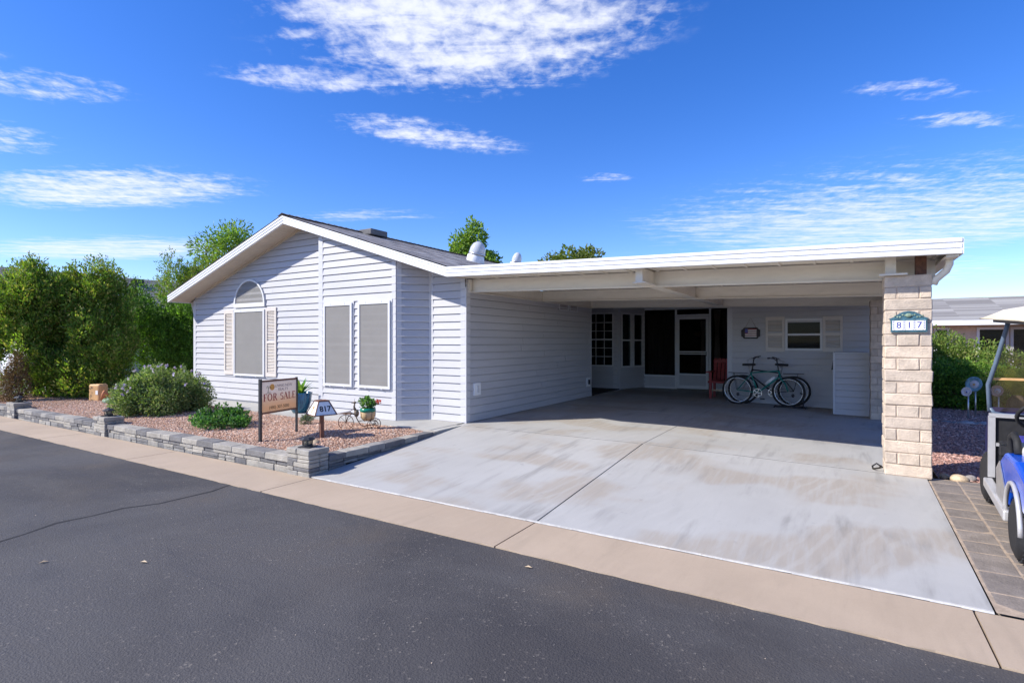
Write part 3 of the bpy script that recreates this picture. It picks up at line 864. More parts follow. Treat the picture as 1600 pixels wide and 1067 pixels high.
# windows inside the carport (real glass, rooms behind)
def glass_window(P0, d, L, z0, z1, parent, cols=3, rows=6, blind=True):
    """frame in an opening that starts at P0 and runs L along d; outside on the right-hand side"""
    d = Vector((d[0], d[1], 0)).normalized(); n_ = Vector((d.y, -d.x, 0)); P0 = Vector((P0[0], P0[1], 0))
    def bx(m, s0, s1, o0, o1, za_, zb_):
        pl = [P0 + d * s0 + n_ * o0, P0 + d * s1 + n_ * o0, P0 + d * s1 + n_ * o1, P0 + d * s0 + n_ * o1]
        m.prism([p + Vector((0, 0, za_)) for p in pl], (0, 0, zb_ - za_))
    f = MB(); t = .045
    bx(f, -t, L + t, -.08, .03, z0 - t, z0); bx(f, -t, L + t, -.08, .03, z1, z1 + t); bx(f, -t, 0, -.08, .03, z0, z1); bx(f, L, L + t, -.08, .03, z0, z1)
    zm = (z0 + z1) / 2; bx(f, 0, L, -.05, .012, zm - .022, zm + .022)
    fr = f.build('window', M_frame, parent)
    g_ = MB(); bx(g_, 0, L, -.034, -.030, z0, zm - .022); bx(g_, 0, L, -.034, -.030, zm + .022, z1); g_.build('pane', M_glass, fr)
    if cols:
        mt = MB()
        for i in range(1, cols): bx(mt, L * i / cols - .008, L * i / cols + .008, -.028, -.016, z0, z1)
        for i in range(1, rows):
            if i * 2 != rows: z_ = z0 + (z1 - z0) * i / rows; bx(mt, 0, L, -.0285, -.0165, z_ - .008, z_ + .008)
        mt.build('muntins', M_frame, fr)
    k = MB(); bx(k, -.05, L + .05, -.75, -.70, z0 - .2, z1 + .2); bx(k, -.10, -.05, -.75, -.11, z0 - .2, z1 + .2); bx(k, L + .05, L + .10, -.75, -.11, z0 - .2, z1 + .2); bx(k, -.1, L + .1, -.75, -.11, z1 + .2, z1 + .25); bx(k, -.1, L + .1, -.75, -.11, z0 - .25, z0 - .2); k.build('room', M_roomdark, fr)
    if blind:
        k = MB()
        for i in range(22):
            z_ = z1 - .06 - i * .042
            if z_ < z0 + .5: break
            bx(k, .02, L - .02, -.16, -.125, z_, z_ + .006)
        k.build('blind', M_blind, fr)
    return fr
glass_window((-7.4 + .62, RW), (1, 0), .82, .73, 2.29, house)
dd = Vector((.44, 1.2)).normalized()
for s0 in (.20, .76): glass_window((-5.80 + dd.x * s0, RW + dd.y * s0), dd, .42, .70, 2.28, house, 0, 0, s0 < .5)
# vents and outlets on the carport wall
for (a_, b_) in ((11.43, 11.93), (12.00, 12.47)):
    f = MB(); f.box(KU - .01, KU + .035, a_, b_, 2.19, 2.215); f.box(KU - .01, KU + .035, a_, b_, 2.34, 2.365); f.box(KU - .01, KU + .035, a_, a_ + .03, 2.215, 2.34); f.box(KU - .01, KU + .035, b_ - .03, b_, 2.215, 2.34)
    fr = f.build('wall_vent', M_frame, house)
    g_ = MB(); g_.box(KU + .004, KU + .010, a_ + .03, b_ - .03, 2.215, 2.34)
    for i in range(5): g_.bar((KU + .018, a_ + .03, 2.23 + i * .025), (KU + .018, b_ - .03, 2.23 + i * .025), .02, .004, (1, 0, 1))
    g_.build('grille', M_brown, fr)
f = bevel(MB().box(KU + .0, KU + .05, 7.97, 8.17, .47, .70).build('meter_box', M_white, house), .008)
MB().box(KU + .05, KU + .062, 8.05, 8.10, .52, .65).build('cover', M_trim, f)
f = MB().box(KU, KU + .04, 13.02, 13.24, .27, .50).build('outlet_plate', M_white, house)
MB().box(KU + .04, KU + .07, 13.10, 13.17, .33, .45).build('socket', M_dark, f)
# roof fittings
def roofz(u): return 4.10 - SL * abs(u - UP)
def solar_tube(u, v, r, name='roof_vent'):
    z = roofz(u); m = MB(); m.lathe([(r * 1.12, -.22), (r * 1.1, .10), (r * .98, .20)], 20, (u, v, z)); o = m.build(name, M_white, house)
    T = Matrix.Rotation(R(14), 3, 'Y')
    d_ = MB(); d_.lathe([(r * .98, .20), (r * 1.02, .24), (r * .95, .36), (r * .7, .47), (r * .35, .525), (.001, .54)], 20, (u, v, z), True, T); d_.build('dome', M_dome, o)
    MB().lathe([(r * 1.03, .185), (r * 1.05, .21), (r * 1.03, .235)], 20, (u, v, z), True, T).build('collar', M_steel, o)
solar_tube(-8.22, 11.6, .21)
solar_tube(-9.72, 16.1, .17)
bevel(MB().box(-9.98, -9.55, 9.2, 9.75, roofz(-9.7) + .0, roofz(-9.7) + .14).build('ridge_vent', M_stoneD, house), .02)

# ------------------------------------------------------------------ carport
cp = thing('carport', 'flat white-fascia aluminium carport roof with cream beams joined to the house', 'carport')
def cz(u): return 2.532 - .0267 * (u + 5.655)      # bottom of the front fascia
fascia_run([(-5.655, cz(-5.655)), (1.05, cz(1.05))], cp)
def dz_(u): return 2.575 - .0245 * (u + 5.7)
b = MB(); x0, x1 = -5.70, 1.03
b.prism([(x0, VF + .03, dz_(x0)), (x1, VF + .03, dz_(x1)), (x1, VF + .03, dz_(x1) + .05), (x0, VF + .03, dz_(x0) + .05)], (0, 10.3, 0))
deckc = b.build('roof_deck', M_cream, cp)
# pan seams under the deck, running front to back
for i in range(17):
    u = -5.5 + i * .4
    MB().box(u - .015, u + .015, VF + .05, 17.3, dz_(u) - .014, dz_(u) - .001).build('pan_seam', M_cream, deckc)
# right-hand side fascia with gutter
b = MB(); b.box(1.035, 1.065, VF - .01, 17.4, cz(1.05), cz(1.05) + .163); b.build('side_fascia', M_white, cp)
b = MB(); b.box(.93, 1.034, VF + .04, 17.3, cz(1.05) - .02, cz(1.05) + .0); b.build('gutter', M_cream, cp)
def beam(v, ua, ub, name='beam'):
    m = MB(); N = 10
    def z(u): return dz_(u) - .016
    for (o0, o1, h0, h1) in ((-.03, .03, -.205, .0), (-.055, .055, -.225, -.2051)):
        m.add([(ua, v + o0, z(ua) + h0), (ub, v + o0, z(ub) + h0), (ub, v + o1, z(ub) + h0), (ua, v + o1, z(ua) + h0), (ua, v + o0, z(ua) + h1), (ub, v + o0, z(ub) + h1), (ub, v + o1, z(ub) + h1), (ua, v + o1, z(ua) + h1)],
              [(3, 2, 1, 0), (4, 5, 6, 7), (0, 1, 5, 4), (1, 2, 6, 5), (2, 3, 7, 6), (3, 0, 4, 7)])
    return m.build(name, M_cream, cp)
for v in (7.93, 10.58, 13.28): beam(v, KU + .06, .92)
b = MB(); b.box(KU + .001, KU + .055, VC + .03, 13.36, 2.335, 2.555); b.box(KU + .001, KU + .09, VC + .03, 13.36, 2.325, 2.3349)
b.build('ledger', M_cream, cp)
b = MB(); zg = dz_(-2.42) - .02
b.box(-2.47, -2.37, VF + .20, 14.08, zg - .195, zg); b.box(-2.51, -2.33, VF + .19, 14.08, zg - .208, zg - .1951)
b.build('girder', M_cream, cp)
# rusty post head and bracket above the front column
b = MB(); b.box(.70, .80, 7.52, 7.62, 2.19, dz_(.75) - .01); b.build('post_head', M_rust, cp)
b = MB(); b.box(.42, .52, 7.50, 7.60, 2.22, dz_(.5) - .01); b.box(.36, .62, 7.42, 7.68, 2.195, 2.2145); b.build('bracket', M_cream, cp)
MB().tube([(.985, 7.42, cz(1) - .01), (.985, 7.42, cz(1) - .07), (.96, 7.44, cz(1) - .14), (.88, 7.50, cz(1) - .22), (.86, 7.52, cz(1) - .27)], .036, 10).build('downspout_elbow', M_cream, cp)

# block columns
def column(u0, v0, z0, z1, label, cut=17):
    t = thing('block_column', label, 'column', (u0, v0, z0), 0)
    wd, dp = .437, .42; h = (z1 - z0) / cut
    MB().box(.008, wd - .008, .008, dp - .008, .0, z1 - z0 - .004).build('mortar_core', M_mortar, t)
    for k in range(cut):
        zc = h * (k + .5)
        rows = [(0, wd)] if k % 2 == 0 else [(0, .118), (.118, .325), (.325, wd)]
        for (a_, b_) in rows:
            o = bpy.data.objects.new('block', rough_box('block', M_block, b_ - a_ - (.006 if k % 2 else .0) + random.uniform(-.004, .003), dp + random.uniform(-.006, .006), h - .006, .009, .0035)); link(o, t)
            o.location = ((a_ + b_) / 2 + random.uniform(-.003, .003), dp / 2 + random.uniform(-.004, .004), zc)
            o.rotation_euler = (0, 0, random.uniform(-.008, .008) + (math.pi if random.random() < .5 else 0))
    return t
column(.41, 7.48, -.07, 2.195, 'cream slump-block column carrying the house number plaque')
column(.467, 12.64, -.07, 2.26, 'shaded cream slump-block column beside the low siding-clad cabinet')

# house number plaque on the front column
t = thing('house_number_plaque', 'blue-green iron plaque with white tiles reading 817 on the block column', 'plaque', (.632, 7.474, 1.555))
pl = [(-.165, 0), (.165, 0), (.165, .14)]
arc = [(.185, .150), (.13, .172), (.10, .20), (.05, .228), (0, .236), (-.05, .228), (-.10, .20), (-.13, .172), (-.185, .150)]
pl = pl + arc + [(-.165, .14)]
MB().prism([(x, .0, z) for x, z in pl], (0, -.022, 0)).build('frame', M_plaque, t)
tiles = [(-.152, -.128), (-.128, -.052), (-.052, -.030), (-.030, .040), (.040, .062), (.062, .128), (.128, .152)]
def text_mesh(body, size, mat, name='lettering', align='CENTER', bold=0.):
    cu = bpy.data.curves.new('txt', 'FONT'); cu.body = body; cu.size = size; cu.align_x = align; cu.align_y = 'CENTER'; cu.extrude = .0008; cu.offset = bold
    ob = bpy.data.objects.new('txt', cu); COL.objects.link(ob)
    dg = bpy.context.evaluated_depsgraph_get()
    me = bpy.data.meshes.new_from_object(ob.evaluated_get(dg)); bpy.data.objects.remove(ob); bpy.data.curves.remove(cu)
    me.materials.clear(); me.materials.append(mat); me.name = name
    return me
digits = iter('817')
for i, (a_, b_) in enumerate(tiles):
    tl = MB().box(a_ + .0015, b_ - .0015, -.029, -.0222, .022, .128).build('tile', M_paper, t)
    if b_ - a_ > .05:
        o = link(bpy.data.objects.new('numeral', text_mesh(next(digits), .098, M_blueink, bold=.0004)), tl)
        o.location = ((a_ + b_) / 2, -.0298, .075); o.rotation_euler = (R(90), 0, 0)
    else:
        m = MB()
        for k in range(5):
            z = .034 + k * .0195; x_ = (a_ + b_) / 2
            m.prism([(x_ - .006, -.0292, z), (x_ + .006, -.0292, z + .003), (x_ + .002, -.0292, z + .013), (x_ - .004, -.0292, z + .010)], (0, -.0008, 0))
        m.build('pattern', M_blueink, tl)
m = MB()
for s_ in (-1, 1):
    for k in range(5):
        a0 = k * 1.0; m.ball((s_ * (.03 + .024 * k), -.025, .165 + .012 * math.sin(a0 * 2) + .02 * (1 - k / 5)), .011, 6, (1, .5, .8))
m.ball((0, -.026, .185), .026, 8, (1.2, .5, .9))
m.build('scrollwork', M_greenrock, t)

# ------------------------------------------------------------------ store room, low cabinet, screened porch
shed = thing('store_room', 'siding-clad store room wall with shuttered window at the back of the carport', 'store room')
VS = 14.1
siding(shed, (-2.39, VS), (.98, VS), -.05, 2.50, [(-1.09 + 2.39, -.43 + 2.39, 1.29, 1.93)], z_start=-.05)
b = MB(); b.box(-2.39, -2.29, VS + .1, 17.2, -.05, 2.5); b.box(.88, .98, VS + .1, 17.2, -.05, 2.45); b.build('side_wall', M_siding, shed)
MB().box(-2.41, -2.30, VS - .03, VS + .02, -.05, 2.29).build('corner_trim', M_trim, shed)
glass_window((-1.09, VS), (1, 0), .66, 1.29, 1.93, shed, 0, 0, False)
shutter(-1.55, -1.15, 1.21, 2.03, VS, shed); shutter(-.375, .01, 1.215, 2.02, VS, shed)
cab = thing('storage_cabinet', 'waist-high storage cabinet clad in lavender siding beside the back column', 'cabinet')
siding(cab, (-.138, 13.06), (.463, 13.06), -.06, 1.20, name='front', course=.128)
b = MB(); b.box(-.138, -.10, 13.16, VS - .03, -.06, 1.2); b.box(.43, .463, 13.16, VS - .03, -.06, 1.2); b.build('side', M_siding, cab)
MB().box(-.16, .464, 13.03, VS - .03, 1.2, 1.225).build('lid', M_trim, cab)
MB().box(-.165, -.125, 13.03, 13.10, -.06, 1.2).build('corner_trim', M_trim, cab)
m = MB().prism([(-.20, 13.3, .85), (-.172, 13.3, 1.05), (-.150, 13.3, 1.05), (-.160, 13.3, .85)], (0, .04, 0)); m.build('latch', M_dark, cab)

por = thing('screened_porch', 'dark screened porch wall with white frame at the back of the carport', 'porch')
VP = 16.8
b = MB()
for (a_, b_) in ((-5.40, -5.345), (-4.39, -4.335), (-3.385, -3.33)): b.box(a_, b_, VP - .03, VP + .03, 0, 2.45)
b.box(-5.345, -2.3, VP - .031, VP + .031, 2.43, 2.49); b.box(-5.345, -4.39, VP - .029, VP + .029, .36, .41); b.box(-5.345, -4.39, VP - .029, VP + .029, .0, .05)
b.box(-4.335, -3.385, VP - .029, VP + .029, 2.22, 2.27); b.box(-3.33, -2.3, VP - .029, VP + .029, .26, .31); b.box(-3.33, -2.3, VP - .029, VP + .029, 0, .05)
b.build('frame', M_white, por)
b = MB(); b.box(-5.4, -2.3, VP - .03, VP + .03, 2.49, 2.56); b.build('header', M_siding, por)
for (a_, b_) in ((-5.345, -4.39), (-3.33, -2.3)): MB().box(a_, b_, VP - .012, VP + .012, .05, .36 if a_ < -5 else .26).build('kick_panel', M_trim, por)
MB().box(-5.345, -4.39, VP - .002, VP, .41, 2.43).build('screen', M_insect, por)
MB().box(-3.33, -2.3, VP - .002, VP, .31, 2.43).build('screen', M_insect, por)
MB().box(-4.335, -3.385, VP - .002, VP, 2.27, 2.43).build('screen', M_insect, por)
d = MB(); t_ = .075
d.box(-4.325, -4.325 + t_, VP - .05, VP - .015, .02, 2.21); d.box(-3.395 - t_, -3.395, VP - .05, VP - .015, .02, 2.21)
d.box(-4.25, -3.47, VP - .05, VP - .015, 2.12, 2.21); d.box(-4.25, -3.47, VP - .05, VP - .015, 1.12, 1.155); d.box(-4.25, -3.47, VP - .05, VP - .015, 1.06, 1.09)
d.box(-4.25, -3.47, VP - .05, VP - .015, .02, .12); d.box(-4.25, -3.47, VP - .05, VP - .015, .43, .48)
dr_ = d.build('screen_door', M_white, por)
MB().box(-4.25, -3.47, VP - .034, VP - .032, .48, 2.12).build('screen', M_insect, dr_)
MB().box(-4.25, -3.47, VP - .04, VP - .025, .12, .43).build('kick_plate', M_trim, dr_)
MB().tube([(-3.45, VP - .06, 1.02), (-3.45, VP - .09, 1.03), (-3.45, VP - .09, 1.13), (-3.45, VP - .06, 1.14)], .009, 6).build('handle', M_dark, dr_)
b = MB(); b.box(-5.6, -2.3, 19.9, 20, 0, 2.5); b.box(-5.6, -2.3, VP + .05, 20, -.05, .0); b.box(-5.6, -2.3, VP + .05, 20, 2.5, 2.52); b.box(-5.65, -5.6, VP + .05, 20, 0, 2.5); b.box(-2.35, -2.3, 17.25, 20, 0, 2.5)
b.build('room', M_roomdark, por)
def curtain(u0, u1, z0, z1, v, mat, gather=0.):
    m = MB(); n_ = 40; vs = []
    for j, z in enumerate((z1, (z0 * .4 + z1 * .6), z0)):
        for i in range(n_ + 1):
            f = i / n_; uu = u0 + (u1 - u0) * f
            if j == 1 and gather: uu = u0 + (u1 - u0) * (.5 + (f - .5) * (1 - gather))
            vs.append((uu, v + .03 * math.sin(f * 34 + j * .4) + .012 * math.sin(f * 81), z))
    N = n_ + 1
    m.add(vs, [(j * N + i, j * N + i + 1, (j + 1) * N + i + 1, (j + 1) * N + i) for j in range(2) for i in range(n_)], True)
    return m.build('curtain', mat, por, fix=False)
curtain(-5.3, -4.8, .1, 2.4, VP + .16, M_curtain); curtain(-4.85, -4.4, .1, 2.4, VP + .2, M_curtain, .3)
curtain(-3.3, -3.08, .7, 2.4, VP + .16, M_curtainl, .5); curtain(-3.1, -2.75, .1, 2.4, VP + .25, M_curtain, .4); curtain(-2.8, -2.45, .9, 2.2, VP + .3, M_curtainl, .6)
curtain(-3.75, -3.6, .5, 2.1, VP + .5, M_curtainl, .4)
hb = thing('hanging_basket', 'red flower basket hanging behind the screen door', 'basket', (-3.78, VP + .35, 1.70))
MB().lathe([(.05, -.10), (.11, -.02), (.12, .03), (.10, .03)], 14).build('bowl', M_brown, hb)
MB().tube([(-.1, 0, .03), (0, 0, .62), (.1, 0, .03)], .004, 5).build('wire', M_dark, hb)

# ------------------------------------------------------------------ foliage
def crown_points(clumps, n, shell=.55):
    """points and outward directions inside a set of ellipsoid clumps (cx,cy,cz,rx,ry,rz)"""
    cl = np.array(clumps, float); vol = (cl[:, 3] * cl[:, 4] * cl[:, 5]) ** (2 / 3); pr = vol / vol.sum()
    k = rng.choice(len(cl), n, p=pr)
    d = rng.normal(size=(n, 3)); d /= np.linalg.norm(d, axis=1)[:, None]
    r = shell + (1.06 - shell) * rng.random(n) ** .7
    p = cl[k, :3] + d * r[:, None] * cl[k, 3:6]
    return p, d, k, r

def leaf_cloud(name, P, D, size, aspect, cols, mat=None, parent=None, up=0., jitter=.8, sizevar=.4, tone=None, fold=.25):
    """diamond-shaped leaves at P pointing along D (+jitter), colour picked per leaf"""
    n = len(P)
    d = D + rng.normal(size=(n, 3)) * jitter; d[:, 2] += up
    d /= np.linalg.norm(d, axis=1)[:, None] + 1e-9
    r = rng.normal(size=(n, 3)); s = np.cross(d, r); s /= np.linalg.norm(s, axis=1)[:, None] + 1e-9
    L = size * (1 + rng.uniform(-sizevar, sizevar, n))[:, None]; Wd = L * aspect
    nn = np.cross(d, s)
    a = P; b = P + d * L * .5 + s * Wd * .5 + nn * Wd * fold; c = P + d * L; e = P + d * L * .5 - s * Wd * .5 + nn * Wd * fold
    V = np.stack([a, b, c, e], 1).reshape(-1, 3)
    F = np.arange(4 * n, dtype=np.int32).reshape(n, 4)
    cols = np.array(cols); ci = cols[rng.integers(0, len(cols), n)] * rng.uniform(.75, 1.25, (n, 1))
    if tone is not None: ci = ci * tone[:, None]
    o = big_mesh(name, V, F, ci, mat or M_leaf, parent); o['kind'] = 'stuff'
    return o

def limbs(base, tips, r0, mat=None, parent=None, name='trunk', wob=.1):
    m = MB(); base = Vector(base)
    for tp in tips:
        tp = Vector(tp); pts = []; k = 6
        for i in range(k + 1):
            f = i / k; p = base.lerp(tp, f) + Vector((random.uniform(-1, 1), random.uniform(-1, 1), 0)) * wob * math.sin(math.pi * f)
            p.z = base.z + (tp.z - base.z) * f ** .85; pts.append(p)
        m.tube(pts, [r0 * (1 - .82 * i / k) for i in range(k + 1)], 7)
    return m.build(name, mat or M_bark, parent)

GJ = [(.16, .28, .03), (.21, .33, .04), (.11, .21, .025), (.29, .36, .06), (.17, .25, .04), (.34, .31, .09)]
def juniper(label, base, clumps, n, cols=GJ, group='junipers beside the neighbour'):
    t = thing('juniper_shrub', label, 'shrub', base, 0)
    cl = [(c[0] - base[0], c[1] - base[1], c[2] - base[2], *c[3:]) for c in clumps]
    for c in list(cl):
        if c[2] > 1.0:
            for _ in range(4): cl.append((c[0] + random.uniform(-1.05, 1.05) * c[3], c[1] + random.uniform(-1.05, 1.05) * c[4], c[2] + c[5] * random.uniform(.5, 1.05), random.uniform(.10, .18), random.uniform(.10, .18), random.uniform(.25, .55)))
    P, D, k, r = crown_points(cl, n, .62)
    # gather leaves into upright tufts
    T = 14; m_ = n // T
    cen = P[:m_]; cd = D[:m_]; kk = k[:m_]
    dirs = cd * .8 + np.array([0, 0, 1.0]); dirs /= np.linalg.norm(dirs, axis=1)[:, None]
    P2 = np.repeat(cen, T, 0) + rng.normal(size=(m_ * T, 3)) * .045 + np.repeat(dirs, T, 0) * rng.uniform(-.05, .14, (m_ * T, 1))
    D2 = np.repeat(dirs, T, 0)
    tone = np.repeat(rng.uniform(.62, 1.35, m_), T) * np.repeat(rng.uniform(.8, 1.2, len(cl))[kk], T)
    leaf_cloud('foliage', P2, D2, .075, .42, cols, None, t, .1, .55, .4, tone)
    tips = [(c[0], c[1], c[2]) for c in cl]
    limbs((0, 0, -.1), tips[:9], .05, None, t, 'stem', .12)
    return t
def clumpset(cx, cy, z0, z1, rx, ry, n, r=.45, top_taper=.35):
    out = []
    for i in range(n):
        f = (i + .5) / n; z = z0 + (z1 - z0) * f
        k = 1 - top_taper * f
        a = random.uniform(0, 6.28); q = math.sqrt(random.random())
        out.append((cx + math.cos(a) * q * rx * k, cy + math.sin(a) * q * ry * k, z, r * random.uniform(.75, 1.2), r * random.uniform(.75, 1.2), r * random.uniform(.8, 1.25)))
    return out
juniper('tall leaning juniper with bare lower stems at the end of the gravel bed', (-18.2, 5.7, 0), clumpset(-18.5, 5.6, 1.5, 2.8, 1.1, .9, 24, .40, .25) + clumpset(-18.0, 5.6, .3, 1.7, .5, .45, 9, .32, 0) + [(-18.5, 5.3, .3, .4, .4, .4), (-17.7, 5.75, .28, .36, .36, .36), (-18.9, 4.95, 1.5, .3, .3, .3), (-19.0, 5.0, 2.3, .34, .3, .4), (-17.9, 4.9, 2.2, .3, .3, .34), (-18.6, 4.9, 1.1, .26, .24, .22)], 70000)
juniper('dense rounded juniper behind the tan utility box', (-17.4, 6.6, 0), clumpset(-17.45, 6.5, .4, 2.85, 1.0, .9, 40, .42, .38) + [(-17.3 + .9 * math.cos(a), 6.75 + .8 * math.sin(a), .3, .36, .36, .38) for a in (3.2, 3.9, 4.5, 5.1, 5.8, .2)], 80000)
juniper('dark juniper between the big junipers and the gabled house wall', (-18.2, 8.9, 0), clumpset(-18.2, 8.9, .4, 2.35, 1.3, 1.2, 30, .5, .2), 42000, [(.12, .25, .028), (.16, .30, .038), (.08, .17, .022)])
juniper('tall juniper rising beside the left eave of the gabled house', (-20.5, 10.9, 0), clumpset(-20.4, 10.9, .8, 4.0, 1.35, 1.3, 36, .55, .5), 50000)

def tree(name, label, base, clumps, n, size, cols, trunk_r=.12, jitter=.9, aspect=.5, droop=0., cat='tree', group=None, shell=.35):
    t = thing(name, label, cat, base, 0, group)
    cl = [(c[0] - base[0], c[1] - base[1], c[2] - base[2], *c[3:]) for c in clumps]
    P, D, k, r = crown_points(cl, n, shell)
    keep = rng.random(n) < .5 + .5 * np.sin(P[:, 0] * 5.1) * np.sin(P[:, 1] * 4.7) * np.sin(P[:, 2] * 5.9)
    keep |= rng.random(n) < .55
    tone = rng.uniform(.75, 1.25, len(cl))[k]
    leaf_cloud('crown', P[keep], D[keep], size, aspect, cols, None, t, droop, jitter, .4, tone[keep])
    top = max(c[2] for c in cl)
    limbs((0, 0, -.2), [(c[0], c[1], c[2]) for c in cl[::max(1, len(cl) // 10)]], trunk_r, None, t, 'trunk', .25)
    return t
GT = [(.16, .28, .045), (.22, .34, .055), (.11, .21, .035), (.27, .37, .07)]
tree('feathery_tree', 'feathery pale green tree rising above the left eave', (-22.3, 13.2, 0), clumpset(-22.2, 13.2, 3.2, 6.1, 1.7, 1.5, 26, .55, .5) , 9000, .17, GT, .13, .8, .3)
tree('leafy_tree', 'bright green tree showing above the roof by the solar tube', (-20.9, 29.0, 0), clumpset(-21.2, 29, 4.5, 8.0, 2.3, 1.8, 26, .8, .35) + [(-20.2, 28.6, 8.3, .7, .6, .8), (-20.5, 28.6, 9.0, .4, .4, .5)], 15000, .24, GT, .16)
tree('leafy_tree', 'yellow-green treetop just above the middle of the carport fascia', (-15.1, 32.5, 0), clumpset(-15.2, 32.5, 4.4, 7.0, 2.6, 1.5, 30, .75, .25), 13000, .24, [(.16, .20, .03), (.20, .23, .04), (.10, .15, .03)], .16)

def bush(name, label, c, rad, n, size, cols, aspect=.45, up=.3, inner=.75, cat='bush', lumps=26, jit=.9, flat_top=False, group=None, shoots=0, core=.72):
    t = thing(name, label, cat, (c[0], c[1], c[2]), 0, group)
    cl = []
    for i in range(lumps):
        a = random.uniform(0, 6.28); e = random.uniform(.05, 1) if not flat_top else random.uniform(.0, 1)
        q = math.sqrt(max(0, 1 - e * e)) if not flat_top else random.uniform(.55, .8)
        s_ = random.uniform(.18, .42)
        cl.append((math.cos(a) * q * rad[0] * inner, math.sin(a) * q * rad[1] * inner, max(.12, e * rad[2] * .78), rad[0] * s_, rad[1] * s_, rad[2] * s_ * (.9 if not flat_top else .6)))
    cl.append((0, 0, rad[2] * .45, rad[0] * core, rad[1] * core, rad[2] * .5))
    for i in range(shoots):
        a = random.uniform(0, 6.28); e = random.uniform(.2, 1); q = math.sqrt(1 - e * e) * random.uniform(.85, 1.0)
        cl.append((math.cos(a) * q * rad[0], math.sin(a) * q * rad[1], e * rad[2] * random.uniform(.88, 1.02), .045 + .05 * q, .045 + .05 * q, .10 + .08 * e))
    P, D, k, r = crown_points(cl, n, .6)
    P[:, 2] = np.abs(P[:, 2])
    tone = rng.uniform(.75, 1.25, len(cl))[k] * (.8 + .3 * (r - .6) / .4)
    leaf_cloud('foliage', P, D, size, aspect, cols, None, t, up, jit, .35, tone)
    limbs((0, 0, -.06), [(q[0] * .8, q[1] * .8, q[2] * .8) for q in cl[:10]], .014, None, t, 'stems', .04)
    return t, cl
GB = [(.18, .26, .09), (.14, .22, .07), (.25, .31, .14), (.11, .17, .05), (.30, .33, .15)]
t, cl = bush('flowering_bush', 'rounded grey-green bush with pale purple flowers in the gravel bed', (-11.88, 5.72, -.02), (.80, .78, .90), 32000, .062, GB, .32, .35, .86, shoots=60)
# flowers
P, D, k, r = crown_points([(0, 0, .45, .80, .76, .48)], 80, 1.0)
keep = (P[:, 2] > .45); P = P[keep]; D = D[keep]
PP = np.repeat(P + D * .03, 5, 0) + rng.normal(size=(len(P) * 5, 3)) * .008
leaf_cloud('flowers', PP, np.repeat(D, 5, 0), .042, .8, [(.50, .42, .72), (.60, .56, .74), (.42, .32, .66)], M_petal, t, .2, .8)['kind'] = 'stuff'
bush('low_plant', 'low sprawling dark green plant in front of the walkway', (-9.25, 5.42, -.03), (.50, .42, .26), 3000, .060, [(.06, .17, .045), (.09, .22, .06), (.14, .27, .06), (.045, .12, .035)], .55, .3, 1.0, 'plant', 15, core=.4, shoots=10)
bush('small_shrub', 'tiny grey-green shrub behind the sale sign', (-8.1, 6.25, -.02), (.16, .14, .12), 900, .03, [(.16, .19, .15), (.11, .14, .11)], .4, .3, .7, 'shrub', 8)
bush('dry_shrub', 'dry brown twiggy shrub at the foot of the leaning juniper', (-17.5, 5.05, -.03), (.36, .34, 1.15), 4200, .07, [(.16, .09, .06), (.20, .12, .08), (.11, .07, .05)], .22, .6, .7, 'shrub', 14)
GH = [(.11, .23, .028), (.16, .30, .035), (.23, .34, .05), (.08, .16, .022)]
bush('clipped_hedge', 'clipped bright green hedge behind the garden stakes', (2.35, 15.75, -.05), (1.55, .85, 1.12), 26000, .060, GH, .55, .2, .8, 'hedge', 34, .9, True)
bush('round_bush', 'taller loose green bush behind the clipped hedge', (2.3, 18.3, -.05), (1.9, 1.2, 1.7), 24000, .085, [(.15, .24, .04), (.21, .30, .055), (.10, .17, .03), (.27, .30, .08)], .4, .4, .8, 'bush', 34)

# sago palm
def sago(label, c, nf, L, tilt):
    t = thing('sago_palm', label, 'palm', c)
    MB().lathe([(.16, -.1), (.18, .1), (.15, .32), (.08, .42)], 12).build('trunk', M_bark, t)
    V = []; Cc = []
    for k in range(nf):
        az = k * 2.4 + random.uniform(-.2, .2); el = random.uniform(.25, 1.25); Lk = L * random.uniform(.8, 1.1)
        prev = None; pts = []
        for i in range(27):
            f = i / 26; e = el - 1.1 * f * f * (1.2 - .4 * el)
            if prev is None: p = Vector((0, 0, .36))
            else: p = prev + Vector((math.cos(az) * math.cos(e), math.sin(az) * math.cos(e), math.sin(e))) * (Lk / 26)
            pts.append(p); prev = p
        col = random.choice([(.17, .23, .04), (.28, .29, .05), (.12, .18, .035), (.38, .34, .06)])
        for i in range(3, 27):
            p = pts[i]; dv = (pts[i] - pts[i - 1]).normalized(); sd_ = Vector((-math.sin(az), math.cos(az), 0)); upv = sd_.cross(dv)
            ll = .22 * math.sin(math.pi * min(1, .12 + i / 28)) + .03
            for sg in (-1, 1):
                tip = p + (sd_ * sg * .82 + dv * .5 - upv * .35).normalized() * ll
                V += [tuple(p - dv * .008), tuple(p.lerp(tip, .5) + dv * .008), tuple(tip), tuple(p.lerp(tip, .5) - dv * .008)]
                Cc.append(np.array(col) * random.uniform(.8, 1.2))
    V = np.array(V); big_mesh('fronds', V, np.arange(len(V)).reshape(-1, 4), np.array(Cc), M_leaf, t)
    return t
sago('sago palm with arching yellow-green fronds beyond the golf cart', (2.98, 14.5, -.05), 40, 1.05, 0)

